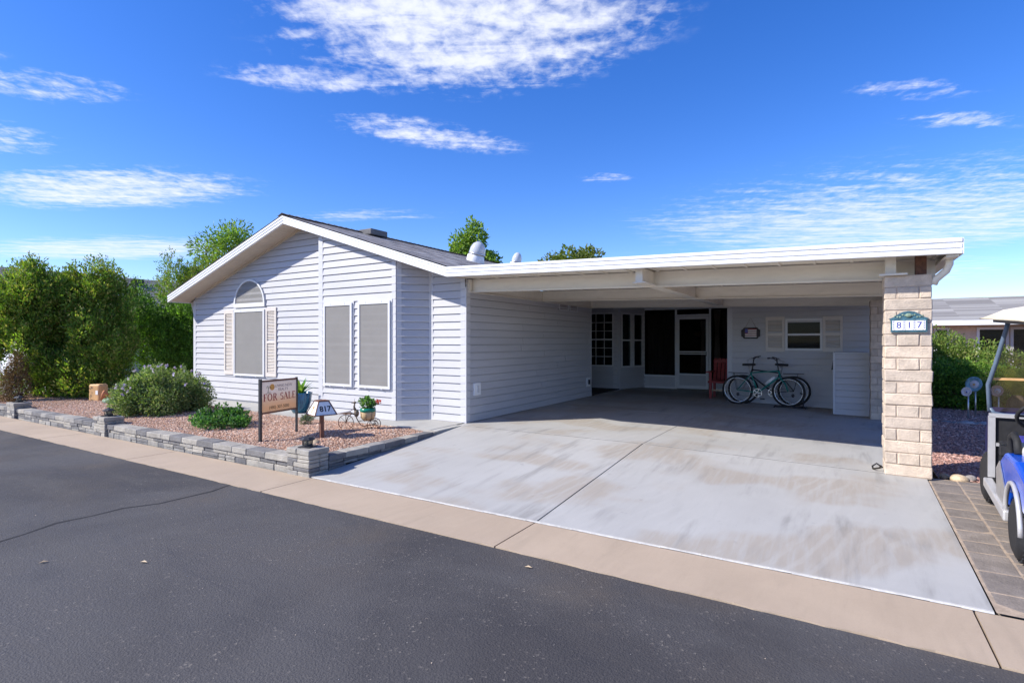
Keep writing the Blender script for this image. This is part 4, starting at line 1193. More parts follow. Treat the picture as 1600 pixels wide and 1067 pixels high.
# ------------------------------------------------------------------ gravel bed: walls, pillars, lanterns
def put_stone(parent, kind, x0, x1, y0, y1, z0, z1, rz=0., M=None):
    o = bpy.data.objects.new('stone', rough_box('stone', {'L': M_stoneL, 'M': M_stoneM, 'D': M_stoneD}[kind], x1 - x0, y1 - y0, z1 - z0, .007, .004)); link(o, parent)
    c = Vector(((x0 + x1) / 2, (y0 + y1) / 2, (z0 + z1) / 2))
    if M is not None: c = M @ c
    o.location = c; o.rotation_euler = (random.uniform(-.01, .01), random.uniform(-.006, .006), rz + random.uniform(-.008, .008))
    return o
def stone_run(parent, L, M, rz, zfoot, ztop_, dp=.20, cap=.082):
    """dry-laid wall along local +x; zfoot(x) gives the ground"""
    h = ztop_ - ZS
    # caps
    x = 0; last = None
    while x < L - .02:
        w_ = min(random.uniform(.26, .50), L - x)
        if L - x - w_ < .1: w_ = L - x
        kd = random.choice('LLMD' if last == 'D' else 'DDLM'); last = kd
        put_stone(parent, kd, x + .003, x + w_ - .003, -.012, dp + .015, ztop_ - cap, ztop_ + random.uniform(-.003, .003), rz, M); x += w_
    courses = [(ZS - .03, ZS + .068), (ZS + .071, ztop_ - cap - .003)]
    for (z0, z1) in courses:
        x = 0; last = None
        while x < L - .02:
            w_ = min(random.uniform(.16, .44), L - x)
            if L - x - w_ < .08: w_ = L - x
            if z1 > zfoot(x + w_ / 2) + .01:
                kd = random.choice('LLMD' if last == 'D' else 'LDDM'); last = kd
                if z1 - z0 > .06 and random.random() < .3:
                    zm = (z0 + z1) / 2; put_stone(parent, kd, x + .003, x + w_ - .003, random.uniform(0, .012), dp, z0, zm - .002, rz, M); put_stone(parent, random.choice('LMD'), x + .003, x + w_ - .003, random.uniform(0, .012), dp, zm + .002, z1, rz, M)
                else: put_stone(parent, kd, x + .003, x + w_ - .003, random.uniform(0, .014), dp, z0, z1, rz, M)
            x += w_
WT = -.018
wall1 = thing('retaining_wall', 'low dry-laid grey stone wall along the gutter in front of the gravel bed', 'wall', (0, 0, 0))
stone_run(wall1, 12.7, Matrix.Translation((-18.75, 4.42, 0)), 0, lambda x: -1, WT)
MB().box(-18.7, -6.05, 4.47, 4.58, -.3, WT - .05).build('backing', M_stoneD, wall1)
wall2 = thing('retaining_wall', 'low stone wall tapering up the side of the driveway from the corner pillar', 'wall', (0, 0, 0))
M2 = Matrix.Translation((-5.60, 4.68, 0)) @ Matrix.Rotation(R(90), 4, 'Z')
stone_run(wall2, 2.22, M2, R(90), lambda x: apz(-5.6, 4.68 + x), WT + .015, .16)
def pillar(u0, label):
    t = thing('stone_pillar', label, 'pillar', (u0, 4.375, ZS))
    hs_ = [.075, .05, .062, .045, .055, .06]; z = -.02; w_, d_ = .425, .30
    MB().box(.02, w_ - .02, .02, d_ - .02, 0, .32).build('core', M_stoneM, t)
    for k, h in enumerate(hs_):
        z1 = z + h
        if k == 5:
            for (a_, b_) in ((-.008, .19), (.193, w_ + .008)): put_stone(t, 'L', a_, b_, -.01, d_ + .01, z, z1 + .005)
        else:
            cut = random.choice((.12, .2, .28, w_))
            kinds = random.choice(('LM', 'DL', 'ML', 'LL', 'LD'))
            put_stone(t, kinds[0], 0, cut - .002, 0, d_ * .55, z, z1 - .003)
            if cut < w_: put_stone(t, kinds[1], cut + .002, w_, 0, d_ * .55, z, z1 - .003)
            put_stone(t, random.choice('LM'), 0, w_, d_ * .55 + .003, d_, z, z1 - .003)
        z = z1
    return t
P_top = ZS - .02 + .347 + .005
def lantern(u, v, z, label):
    t = thing('path_lantern', label, 'lantern', (u, v, z), .3)
    MB().box(-.085, .085, -.085, .085, 0, .014).build('base', M_dark, t)
    MB().lathe([(.066, .014), (.066, .03), (.058, .035)], 8, smooth=False, cap=(True, True)).build('lower_ring', M_dark, t)
    MB().lathe([(.046, .03), (.05, .10)], 12).build('glass', M_lampglass, t)
    for k in range(6):
        a = k * math.pi / 3; MB().bar((.062 * math.cos(a), .062 * math.sin(a), .03), (.068 * math.cos(a), .068 * math.sin(a), .105), .009, .009).build('post', M_dark, t)
    MB().lathe([(.096, .094), (.099, .102), (.062, .130), (.02, .142), (.012, .155), (.001, .157)], 8, smooth=False).build('cap', M_dark, t)
    return t
for u0, la, lb in ((-6.035, 'stone corner pillar where the gravel bed meets the driveway', 'black solar lantern on the stone corner pillar by the driveway'),
               (-11.52, 'stone pillar in front of the purple-flowered bush', 'black solar lantern on the pillar in front of the flowering bush'),
               (-15.80, 'stone pillar at the neighbour end of the gravel bed wall', 'black solar lantern on the pillar beside the neighbour driveway')):
    pillar(u0, la); lantern(u0 + .20, 4.53, P_top, lb)

# ------------------------------------------------------------------ sale sign
def strokes(m, s, x, z, sc, wd=.10, y=-.001):
    pass
sg = thing('sale_sign', 'framed FOR SALE yard sign on two dark posts in the gravel bed', 'sign', (-7.28, 4.83, -.05))
sg.rotation_euler = (0, 0, math.atan2(5.56 - 4.83, -7.43 + 7.28))
SL_ = .745
b = MB(); b.box(-.018, .018, -.018, .018, -.15, .945); b.build('post', M_dark, sg)
b = MB(); b.box(SL_ - .014, SL_ + .014, -.014, .014, -.15, .935); b.build('post', M_dark, sg)
b = MB(); b.box(.018, SL_ - .014, -.012, .012, .90, .925); b.box(.018, SL_ - .014, -.012, .012, .425, .45); b.build('rail', M_brown, sg)
def sign_panel():
    m, t, out, oc = newmat('sign_print')
    s_ = t.new('ShaderNodeSeparateXYZ'); t.l.new(oc, s_.inputs[0])
    c = t.mix(t.ramp(s_.outputs[2], .78, .50), (.76, .70, .66), (.76, .55, .35))
    b_ = pbsdf(t, c, .5); tl_ = t.new('ShaderNodeBsdfTranslucent'); t.put(tl_.inputs[0], c); mx_ = t.new('ShaderNodeMixShader'); mx_.inputs[0].default_value = .42; t.l.new(b_.outputs[0], mx_.inputs[1]); t.l.new(tl_.outputs[0], mx_.inputs[2]); t.l.new(mx_.outputs[0], out.inputs[0]); return m
pn = MB().box(.018, SL_ - .014, -.006, .006, .45, .90).build('panel', sign_panel(), sg)
def sign_text(body, size, x, z, mat, sx=1., al='CENTER', bold=0.):
    o = link(bpy.data.objects.new('lettering', text_mesh(body, size, mat, align=al, bold=bold)), pn)
    o.location = (x, -.0072, z); o.rotation_euler = (R(90), 0, 0); o.scale = (sx, 1, 1)
# FOR SALE in thick-and-thin serif strokes
def serif_word(word, x, z, H, mat):
    m = MB(); y0 = -.0072
    def bar(x0, z0, x1, z1, wd):
        d = Vector((x1 - x0, 0, z1 - z0)); L = d.length; d.normalize(); n_ = Vector((-d.z, 0, d.x)) * wd / 2
        a_ = Vector((x0, y0, z0)); b_ = Vector((x1, y0, z1))
        m.prism([a_ - n_, b_ - n_, b_ + n_, a_ + n_], (0, -.001, 0))
    T, t_ = .17 * H, .065 * H
    def serif(cx, cz, wd=.42): bar(cx - wd * H / 2, cz, cx + wd * H / 2, cz, .05 * H)
    def arcs(cx, cz, rx, rz_, a0, a1, w0, w1, n_=18):
        for i in range(n_):
            f = (i + .5) / n_; A = a0 + (a1 - a0) * i / n_; B = a0 + (a1 - a0) * (i + 1.15) / n_
            th = w1 + (w0 - w1) * abs(math.cos((A + B) / 2))
            bar(cx + rx * math.cos(A), cz + rz_ * math.sin(A), cx + rx * math.cos(B), cz + rz_ * math.sin(B), th)
    for ch in word:
        if ch == 'F':
            bar(x + .2 * H, z, x + .2 * H, z + H, T); serif(x + .2 * H, z); bar(x + .08 * H, z + H * .97, x + .66 * H, z + H * .97, t_); bar(x + .2 * H, z + H * .52, x + .52 * H, z + H * .52, t_); bar(x + .65 * H, z + .78 * H, x + .65 * H, z + H, t_); x += .78 * H
        elif ch == 'O': arcs(x + .42 * H, z + .5 * H, .36 * H, .47 * H, 0, 6.2832, T, t_, 28); x += .95 * H
        elif ch == 'R':
            bar(x + .2 * H, z, x + .2 * H, z + H, T); serif(x + .2 * H, z); arcs(x + .36 * H, z + .74 * H, .24 * H, .23 * H, -1.57, 1.57, T, t_, 14); bar(x + .2 * H, z + .97 * H, x + .38 * H, z + .97 * H, t_); bar(x + .2 * H, z + .51 * H, x + .38 * H, z + .51 * H, t_); bar(x + .42 * H, z + .5 * H, x + .74 * H, z, T * .9); serif(x + .78 * H, z, .2); x += .95 * H
        elif ch == 'S':
            arcs(x + .3 * H, z + .73 * H, .21 * H, .23 * H, .5, 4.4, T * .8, t_, 16); arcs(x + .3 * H, z + .26 * H, .23 * H, .24 * H, 1.4, -2.6, T * .9, t_, 16); x += .68 * H
        elif ch == 'A': bar(x + .05 * H, z, x + .38 * H, z + H, t_); bar(x + .36 * H, z + H, x + .70 * H, z, T); bar(x + .18 * H, z + .34 * H, x + .56 * H, z + .34 * H, t_); serif(x + .05 * H, z, .25); serif(x + .70 * H, z, .3); x += .84 * H
        elif ch == 'L': bar(x + .2 * H, z, x + .2 * H, z + H, T); serif(x + .2 * H, z + H * .98, .36); bar(x + .08 * H, z + .03 * H, x + .64 * H, z + .03 * H, t_); bar(x + .63 * H, z, x + .63 * H, z + .24 * H, t_); x += .76 * H
        elif ch == 'E':
            bar(x + .2 * H, z, x + .2 * H, z + H, T)
            for zz_, e in ((.03, .66), (.52, .5), (.97, .62)): bar(x + .08 * H if zz_ != .52 else x + .2 * H, z + zz_ * H, x + e * H, z + zz_ * H, t_)
            bar(x + .64 * H, z, x + .64 * H, z + .22 * H, t_); bar(x + .6 * H, z + .8 * H, x + .6 * H, z + H, t_); x += .8 * H
        else: x += .45 * H
    m.build('lettering', mat, pn)
serif_word('FOR SALE', .050, .612, .108, M_redink)
M_greyink = simple('grey_ink', (.30, .24, .25), .5, .1, 30.)
sign_text('LIVING NEW', .062, .46, .825, M_greyink); sign_text('REALTY', .060, .45, .768, M_greyink)
sign_text('(480) 307-5000', .066, .37, .508, simple('brown_ink', (.16, .10, .05), .5), 1.)
MB().lathe([(.0, 0), (.048, .0), (.048, .001)], 20, (.225, -.0068, .815), False, Matrix.Rotation(R(90), 3, 'X')).build('sun_logo', simple('orange_ink', (.70, .34, .08), .5), pn)
m = MB()
m.prism([(.135, -.0085, .735), (.145, -.0085, .735), (.155, -.0085, .815), (.147, -.0085, .815)], (0, -.001, 0))
for a in (-.3, .5, 1.2, 2., 2.8, 3.5): m.prism([(.150, -.0085, .812), (.150 + .05 * math.cos(a) + .008, -.0085, .812 + .03 * math.sin(a)), (.150 + .058 * math.cos(a), -.0085, .805 + .03 * math.sin(a))], (0, -.001, 0))
m.prism([(.10, -.0085, .733), (.21, -.0085, .733), (.17, -.0085, .742)], (0, -.001, 0))
m.build('palm_logo', simple('green_ink', (.03, .07, .04), .5), pn)

# house-number lamp post
lp = thing('number_post', 'brown post lamp with white tapered shade reading 817 in the gravel bed', 'lamp post', (-6.67, 5.43, -.05))
lp.rotation_euler = (0, 0, R(31.4 + 41))
MB().box(-.026, .026, -.026, .026, -.1, .42).build('post', M_brown, lp)
hb_, ht_, zb_, zt_ = .165, .075, .41, .61
def shade_pt(i, f, k=1.): 
    s_ = (hb_ + (ht_ - hb_) * f) * k; return [(-s_, -s_), (s_, -s_), (s_, s_), (-s_, s_)][i % 4] + (zb_ + (zt_ - zb_) * f,)
m = MB(); m.add([shade_pt(i, 0) for i in range(4)] + [shade_pt(i, 1) for i in range(4)], [(0, 1, 5, 4), (1, 2, 6, 5), (2, 3, 7, 6), (3, 0, 4, 7), (4, 5, 6, 7), (3, 2, 1, 0)])
shd = m.build('shade', M_paper, lp)
m = MB()
for i in range(4):
    m.bar(shade_pt(i, 0, 1.01), shade_pt(i, 1, 1.02), .014, .014); m.bar(shade_pt(i, 0, 1.01), shade_pt(i + 1, 0, 1.01), .014, .014); m.bar(shade_pt(i, 1, 1.01), shade_pt(i + 1, 1, 1.01), .014, .014)
m.box(-.08, .08, -.08, .08, zt_, zt_ + .012)
m.build('frame', M_brown, lp)
tiltx = math.atan2(hb_ - ht_, zt_ - zb_)
o = link(bpy.data.objects.new('numerals', text_mesh('817', .115, M_ink, bold=.003)), shd)
o.location = (.004, -(hb_ + ht_) / 2 - .006, (zb_ + zt_) / 2 - .012); o.rotation_euler = (R(90) - tiltx, 0, 0)
# small emblem on the other lit face
m = MB(); m.lathe([(0, 0), (.022, 0), (.022, .001)], 14, smooth=False); m.box(-.008, .008, -.07, -.02, 0, .001); m.box(-.03, .03, -.078, -.07, 0, .001)
o = m.build('emblem', simple('ochre_ink', (.55, .30, .10), .5), shd); o.location = (-(hb_ + ht_) / 2 - .004, 0, (zb_ + zt_) / 2 + .01)
o.rotation_euler = Matrix(((0, math.sin(tiltx), -math.cos(tiltx)), (-1, 0, 0), (0, math.cos(tiltx), math.sin(tiltx)))).to_euler()
ro = thing('border_rock', 'flat tan rock at the foot of the number post', 'rock', (-6.52, 5.16, -.03))
m = MB(); m.ball((0, 0, 0), .16, 8, (1, .65, .35)); o = m.build('stone', M_tanrock, ro)
for e in o.data.vertices: e.co *= 1 + .18 * math.sin(e.co.x * 31 + e.co.y * 17)

# ------------------------------------------------------------------ pots and ornaments
t = thing('glazed_pot', 'large blue glazed pot holding a leafy succulent beside the front wall', 'pot', (-9.42, 7.12, .006))
def pot_glaze():
    m, t_, out, oc = newmat('blue_pot_glaze')
    n1 = t_.noise(t_.mapping(oc, (9, 9, 1.2)), 2.4, 4, .6, .5); s_ = t_.new('ShaderNodeSeparateXYZ'); t_.l.new(oc, s_.inputs[0])
    c = t_.mix(t_.ramp(n1, .35, .7), (.010, .055, .13), (.03, .20, .27)); c = t_.mix(t_.m('MULTIPLY', t_.ramp(s_.outputs[2], .2, .38), t_.ramp(n1, .45, .65)), c, (.02, .13, .33))
    b_ = pbsdf(t_, c, .15, .6); t_.l.new(b_.outputs[0], out.inputs[0]); return m
prof = [(.10, 0), (.13, .004), (.185, .10), (.222, .22), (.236, .33), (.238, .375), (.250, .385), (.250, .41), (.232, .412), (.218, .38)]
MB().lathe(prof, 32, cap=(True, False)).build('pot', pot_glaze(), t)
MB().lathe([(.0, .375), (.22, .375)], 20).build('soil', M_soil, t)
def rosette(parent, c, n, L, wd, col, name='leaves', zl=(.4, 1.3)):
    V = []; Cc = []
    for k in range(n):
        az = k * 2.4; el = zl[0] + (zl[1] - zl[0]) * k / n; Lk = L * random.uniform(.8, 1.1)
        d = Vector((math.cos(az) * math.cos(el), math.sin(az) * math.cos(el), math.sin(el))); s_ = Vector((-math.sin(az), math.cos(az), 0)); up = s_.cross(d)
        p0 = Vector(c) + d * .02; p1 = p0 + d * Lk * .45; p2 = p0 + d * Lk + Vector((0, 0, -.12 * Lk * math.cos(el)))
        q = [p0 - s_ * wd * .3, p1 - s_ * wd * .5 - up * wd * .12, p2, p1 + s_ * wd * .5 - up * wd * .12, p0 + s_ * wd * .3, p1]
        cc = np.array(random.choice(col)) * random.uniform(.8, 1.2)
        V += [q[0], q[1], q[5], q[5], q[1], q[2], q[5], q[5], q[5], q[2], q[3], q[5], q[4], q[0], q[5], q[3]]; Cc += [cc * .9, cc, cc, cc * .95]
    V = np.array([tuple(v) for v in V]); big_mesh(name, V, np.arange(len(V)).reshape(-1, 4), np.array(Cc), M_leaf, parent)
rosette(t, (0, 0, .37), 26, .36, .085, [(.08, .22, .05), (.12, .28, .07), (.05, .16, .04), (.20, .32, .08)])

# metal tricycle planter
ax = Vector((.8531, .5217, 0)); rz_ = math.atan2(.5217, .8531)
tr = thing('tricycle_planter', 'rusty wire tricycle ornament with a bird rider carrying a flower pot', 'ornament', (-6.93, 6.25, -.012), rz_)
def wire_wheel(parent, x, r, y=0., sp=8, th=.006):
    m = MB(); m.tube([(x + r * math.cos(2 * math.pi * i / 24), y, r + r * math.sin(2 * math.pi * i / 24)) for i in range(24)], th, 6, True); o = m.build('wheel', M_rust, parent)
    s_ = MB()
    for k in range(sp): a = 2 * math.pi * k / sp; s_.tube([(x, y, r), (x + r * math.cos(a), y, r + r * math.sin(a))], th * .55, 5)
    s_.ball((x, y, r), .012, 6); s_.build('spokes', M_rust, o)
wire_wheel(tr, -.10, .125); wire_wheel(tr, .36, .09, -.06, 6); wire_wheel(tr, .36, .09, .10, 6)
m = MB()
m.tube([(-.10, 0, .125), (-.06, 0, .22), (.0, 0, .265), (.05, 0, .25), (.09, 0, .17), (.14, 0, .085), (.20, 0, .06), (.28, 0, .075), (.36, 0, .09)], .008, 7)
m.tube([(.36, -.06, .09), (.36, .10, .09)], .006, 6); m.tube([(-.10, 0, .125), (-.10, 0, .27)], .006, 6)
m.tube([(-.16, 0, .285), (-.10, 0, .27), (.0, 0, .33), (.03, 0, .35)], .006, 6)
m.tube([(.10, .02, .14), (.17, .02, .15), (.30, .02, .15), (.40, .02, .14)], .006, 6)
for k in range(8):
    a = 2 * math.pi * k / 8; m.tube([(.26 + .05 * math.cos(a), .02 + .05 * math.sin(a), .14), (.26 + .12 * math.cos(a), .02 + .12 * math.sin(a), .20), (.26 + .128 * math.cos(a), .02 + .128 * math.sin(a), .29)], .0035, 5)
m.build('frame', M_rust, tr)
m = MB(); m.ball((.075, 0, .275), .05, 8, (.9, .7, 1.25)); m.tube([(.06, 0, .32), (.035, 0, .38), (.045, 0, .43)], [.024, .016, .014], 8); m.ball((.045, 0, .452), .026, 8, (1.25, .9, .75)); m.tube([(.02, 0, .448), (-.02, 0, .44)], [.010, .002], 6)
m.tube([(.045, 0, .47), (.04, 0, .50), (.05, 0, .52)], .003, 5)
m.build('bird', simple('weathered_tin', (.20, .16, .12), .6, .35, 25., metal=.3), tr)
m = MB(); m.add([(.06, -.03, .27), (-.05, -.06, .30), (-.30, -.02, .265), (-.10, .03, .25), (.06, .03, .25), (-.05, 0, .315)], [(0, 1, 5), (1, 2, 5), (2, 3, 5), (3, 4, 5), (4, 0, 5), (0, 4, 3, 2, 1)]); m.build('tail', M_steel, tr)
pt = thing('flower_pot', 'tan clay pot with green rim and red flowers on the tricycle ornament', 'pot', tuple(Vector((-6.93, 6.25, -.012)) + ax * .26 + Vector((-.5217, .8531, 0)) * .02 + Vector((0, 0, .155))), rz_)
MB().lathe([(.06, 0), (.095, .02), (.122, .08), (.122, .12), (.118, .145)], 24, cap=(True, False)).build('pot', simple('buff_clay', (.58, .42, .23), .6, .12, 9.), pt)
MB().lathe([(.119, .145), (.128, .15), (.126, .20), (.112, .205), (.108, .17)], 24, cap=(False, False)).build('rim', simple('green_glaze', (.01, .20, .13), .25), pt)
MB().lathe([(0, .18), (.11, .18)], 16).build('soil', M_soil, pt)
P, D, k, r = crown_points([(-.01, 0, .27, .11, .11, .10), (-.04, .01, .31, .08, .08, .07), (.06, 0, .27, .07, .07, .06)], 420, .3)
leaf_cloud('leaves', P, D, .05, .6, [(.09, .22, .05), (.13, .28, .07), (.20, .33, .12), (.06, .15, .04)], None, pt, .2, .7)
P, D, k, r = crown_points([(.165, 0, .31, .05, .03, .03)], 40, .4)
leaf_cloud('flowers', P, D, .03, .8, [(.55, .06, .05), (.65, .12, .09)], M_petal, pt, .3, .8)
MB().tube([(.05, 0, .2), (.11, 0, .28), (.16, 0, .31)], .003, 5).build('stalk', M_greenrock, pt)

# utility box, fallen pot, green stone
t = thing('utility_box', 'tan plastic utility box standing in front of the dense juniper', 'utility box', (-16.05, 6.2, -.02), R(20))
o = bevel(MB().box(-.17, .17, -.13, .13, -.05, .40).build('cover', M_tan, t), .05, 3)
MB().box(.06, .13, -.134, -.1305, .14, .24).build('sticker', M_paper, t)
t = thing('fallen_pot', 'terracotta pot lying on its side by the utility box', 'pot', (-15.55, 6.2, .10), R(235))
T = Matrix.Rotation(R(78), 3, 'Y')
MB().lathe([(.07, -.12), (.10, .06), (.12, .065), (.12, .11), (.10, .11), (.085, -.08), (.0, -.09)], 20, (0, 0, 0), True, T).build('pot', M_terra, t)
t = thing('green_stone', 'pale green stone in front of the fallen terracotta pot', 'rock', (-15.0, 6.0, .0))
m = MB(); m.ball((0, 0, .03), .16, 8, (1.3, .7, .5)); m.build('stone', M_greenrock, t)

# ------------------------------------------------------------------ bicycles, chair, hanging sign
def bicycle(label, loc, rz, paint, face=1, R_=.335, wb=1.07, rack=True, bar_rise=.06, bottle=False, mirror=False, seat_h=.93):
    t = thing('bicycle', label, 'bicycle', loc, rz, None)
    fx = wb / 2
    def X(x): return face * x
    def wheel(x):
        m = MB(); n_ = 36
        m.tube([(X(x) + (R_ - .022) * math.cos(2 * math.pi * i / n_), 0, R_ + (R_ - .022) * math.sin(2 * math.pi * i / n_)) for i in range(n_)], .027, 8, True); wo_ = m.build('wheel', M_black, t)
        m = MB(); m.tube([(X(x) + (R_ - .052) * math.cos(2 * math.pi * i / n_), 0, R_ + (R_ - .052) * math.sin(2 * math.pi * i / n_)) for i in range(n_)], .0125, 6, True); m.build('rim', M_chrome, wo_)
        m = MB()
        for k in range(18):
            a = 2 * math.pi * k / 18; s_ = .02 * (1 if k % 2 else -1); m.tube([(X(x) + .02 * math.cos(a + .5), s_, R_ + .02 * math.sin(a + .5)), (X(x) + (R_ - .055) * math.cos(a), 0, R_ + (R_ - .055) * math.sin(a))], .0016, 4)
        m.tube([(X(x), -.05, R_), (X(x), .05, R_)], .016, 8); m.build('spokes', M_steel, wo_)
    wheel(-fx); wheel(fx)
    bb = (X(-fx + .44), 0, .29); st = (X(-fx + .29), 0, .74); hd = (X(fx - .20), 0, .80); hl = (X(fx - .165), 0, .68)
    m = MB(); m.tube([bb, st], .016, 8); m.tube([st, hd], .015, 8); m.tube([bb, hl], .018, 8); m.tube([hd, hl], .02, 8)
    for s_ in (-.05, .05):
        m.tube([(bb[0], s_ * .5, bb[2]), (X(-fx), s_, R_)], .009, 6); m.tube([(st[0], s_ * .4, st[2] - .03), (X(-fx), s_, R_)], .008, 6)
    m.build('frame', paint, t)
    m = MB()
    for s_ in (-.055, .055): m.tube([(hl[0], s_, hl[2] - .03), (X(fx - .06), s_, .5), (X(fx), s_, R_)], [.014, .013, .009], 7)
    m.tube([(hl[0], -.06, hl[2] - .03), (hl[0], .06, hl[2] - .03)], .014, 7); m.build('fork', M_steel if paint is M_blackpaint else paint, t)
    m = MB(); hx, hz = X(fx - .235), .93 + bar_rise
    m.tube([hd, (hx, 0, hz)], .013, 7); m.tube([(X(fx - .34), -.30, hz + .06), (X(fx - .27), -.20, hz + .05), (hx, -.06, hz), (hx, .06, hz), (X(fx - .27), .20, hz + .05), (X(fx - .34), .30, hz + .06)], .012, 7)
    for s_ in (-1, 1):
        m.tube([(X(fx - .34), s_ * .30, hz + .06), (X(fx - .37), s_ * .39, hz + .062)], .017, 7); m.tube([(X(fx - .29), s_ * .23, hz + .05), (X(fx - .22), s_ * .33, hz + .03)], .006, 5)
        m.tube([(X(fx - .28), s_ * .2, hz + .04), (X(fx - .10), s_ * .12, hz - .02), (X(fx - .13), s_ * .05, hz - .2), (hl[0], 0, hl[2])], .003, 4)
    m.build('handlebar', M_dark, t)
    if mirror:
        m = MB(); m.tube([(X(fx - .34), .30, hz + .06), (X(fx - .25), .36, hz + .16), (X(fx - .22), .37, hz + .22)], .005, 5); m.ball((X(fx - .21), .37, hz + .26), .045, 8, (.7, .3, 1)); m.build('mirror', M_dark, t)
    m = MB(); m.tube([st, (X(-fx + .255), 0, seat_h - .04)], .013, 7); m.build('seat_post', M_steel, t)
    sx_ = -fx + .245; m = MB()
    m.prism([(X(sx_ - .13), -.075, seat_h - .03), (X(sx_ + .02), -.045, seat_h - .03), (X(sx_ + .15), -.014, seat_h - .02), (X(sx_ + .15), .014, seat_h - .02), (X(sx_ + .02), .045, seat_h - .03), (X(sx_ - .13), .075, seat_h - .03)], (0, 0, .05))
    bevel(m.build('saddle', M_black, t), .015, 2)
    m = MB(); yc = -.045
    m.lathe([(.085, -.003), (.095, -.003), (.095, .003), (.085, .003)], 24, (bb[0], yc, bb[2]), False, Matrix.Rotation(R(90), 3, 'X'), (False, False))
    for k in range(5): a = k * 1.257; m.bar((bb[0], yc, bb[2]), (bb[0] + .088 * math.cos(a), yc, bb[2] + .088 * math.sin(a)), .012, .005, (0, 1, 0))
    m.build('chainring', M_chrome, t)
    m = MB(); m.tube([(bb[0], -.07, bb[2]), (bb[0] + .11, -.075, bb[2] - .13)], .009, 6); m.tube([(bb[0], .07, bb[2]), (bb[0] - .11, .075, bb[2] + .13)], .009, 6); m.tube([(bb[0], -.07, bb[2]), (bb[0], .07, bb[2])], .014, 8)
    m.build('crank', M_steel, t)
    for (px_, s_, pz) in ((bb[0] + .11, -1, bb[2] - .13), (bb[0] - .11, 1, bb[2] + .13)): MB().box(px_ - .045, px_ + .045, s_ * .09 - .035, s_ * .09 + .035, pz - .012, pz + .012).build('pedal', M_dark, t)
    m = MB(); m.tube([(bb[0] + X(-.0), yc, bb[2] + .092), (X(-fx), yc, R_ + .04)], .004, 4); m.tube([(bb[0], yc, bb[2] - .092), (X(-fx + .02), yc, R_ - .12)], .004, 4); m.ball((X(-fx + .02), yc, R_ - .1), .035, 6, (1, .4, 1.2)); m.build('chain', M_dark, t)
    if rack:
        m = MB()
        for s_ in (-.05, .05): m.tube([(X(-fx + .22), s_, 2 * R_ + .055), (X(-fx - .20), s_, 2 * R_ + .065)], .006, 5); m.tube([(X(-fx - .08), s_, 2 * R_ + .06), (X(-fx), s_ * 1.3, R_)], .005, 5)
        for k in range(5): m.tube([(X(-fx + .2 - k * .095), -.05, 2 * R_ + .06), (X(-fx + .2 - k * .095), .05, 2 * R_ + .06)], .005, 5)
        m.build('rack', M_dark, t)
    if bottle:
        m = MB(); a_ = Vector(bb).lerp(Vector(hl), .38); b_ = Vector(bb).lerp(Vector(hl), .72); off = Vector((X(-.02), 0, .055)); m.tube([a_ + off, b_ + off, b_ + off + (b_ - a_) * .25], [.035, .035, .02], 10); m.build('bottle', M_paper, t)
    return t
bicycle('teal bicycle facing the block column with its chainring showing', (-1.56, 13.52, -.012), -.03, M_teal, 1, bottle=True, bar_rise=.10)
bicycle('black bicycle with a handlebar mirror facing the screened porch', (-1.47, 13.78, -.012), .02, M_blackpaint, -1, mirror=True, bar_rise=.12)
st_ = thing('bicycle_stand', 'low black floor stand holding the teal bicycle wheel', 'bicycle stand', (-1.02, 13.52, -.03))
m = MB()
for s_ in (-.05, .05): m.tube([(-.28, s_, .02), (.34, s_, .02)], .014, 6); m.tube([(.28, s_, .02), (.30, s_, .30), (.22, s_, .34)], .012, 6)
m.tube([(-.28, -.18, .02), (-.28, .18, .02)], .016, 6); m.tube([(.34, -.18, .02), (.34, .18, .02)], .016, 6); m.build('frame', M_dark, st_)

ch = thing('red_chair', 'red painted wooden armchair between the screen door and the bicycles', 'chair', (-2.62, 14.62, 0), 0)
for (x_, y_) in ((-.24, -.26), (.24, -.26), (-.24, .24), (.24, .24)): MB().box(x_ - .03, x_ + .03, y_ - .03, y_ + .03, 0, .66 if y_ < 0 else .46).build('leg', M_red, ch)
MB().box(-.30, .30, -.30, .28, .40, .445).build('seat', M_red, ch)
for k in range(6): x_ = -.24 + k * .096; MB().bar((x_, .25, .44), (x_, .42, 1.0), .075, .02, (0, 1, 0)).build('back_slat', M_red, ch)
MB().bar((-.29, .395, .93), (.29, .395, .93), .03, .07).build('back_rail', M_red, ch)
for s_ in (-1, 1): MB().box(s_ * .29 - .05, s_ * .29 + .05, -.34, .36, .66, .685).build('arm', M_red, ch); MB().bar((s_ * .27, -.1, .44), (s_ * .29, .05, .66), .03, .04).build('arm_brace', M_red, ch)
MB().box(-.21, .21, -.275, -.255, .20, .235).build('stretcher', M_wood, ch)

hs2 = thing('hanging_sign', 'dark plaque with a striped flag design hung from a cord on the store room wall', 'sign', (-1.88, VS - .02, 1.515))
pl = [(-.15, 0), (.15, 0), (.175, .04), (.21, .06), (.21, .21), (.175, .23), (.15, .27), (-.15, .27), (-.175, .23), (-.21, .21), (-.21, .06), (-.175, .04)]
bd = MB().prism([(x, 0, z) for x, z in pl], (0, -.02, 0)).build('board', simple('dark_board', (.022, .014, .016), .5), hs2)
for k in range(4):
    MB().box((-.06 if k > 1 else -.125), .13, -.0215, -.0202, .04 + k * .05 + (.0), .04 + k * .05 + .024).build('stripe', M_paper, bd)
    MB().box((-.06 if k > 1 else -.125), .13, -.0212, -.0201, .066 + k * .05, .087 + k * .05).build('stripe', M_red, bd)
MB().box(-.125, -.065, -.0212, -.0201, .14, .235).build('canton', M_blueink, bd)
MB().tube([(-.12, -.01, .262), (0, -.008, .50), (.12, -.01, .262)], .004, 5).build('cord', M_brown, hs2)
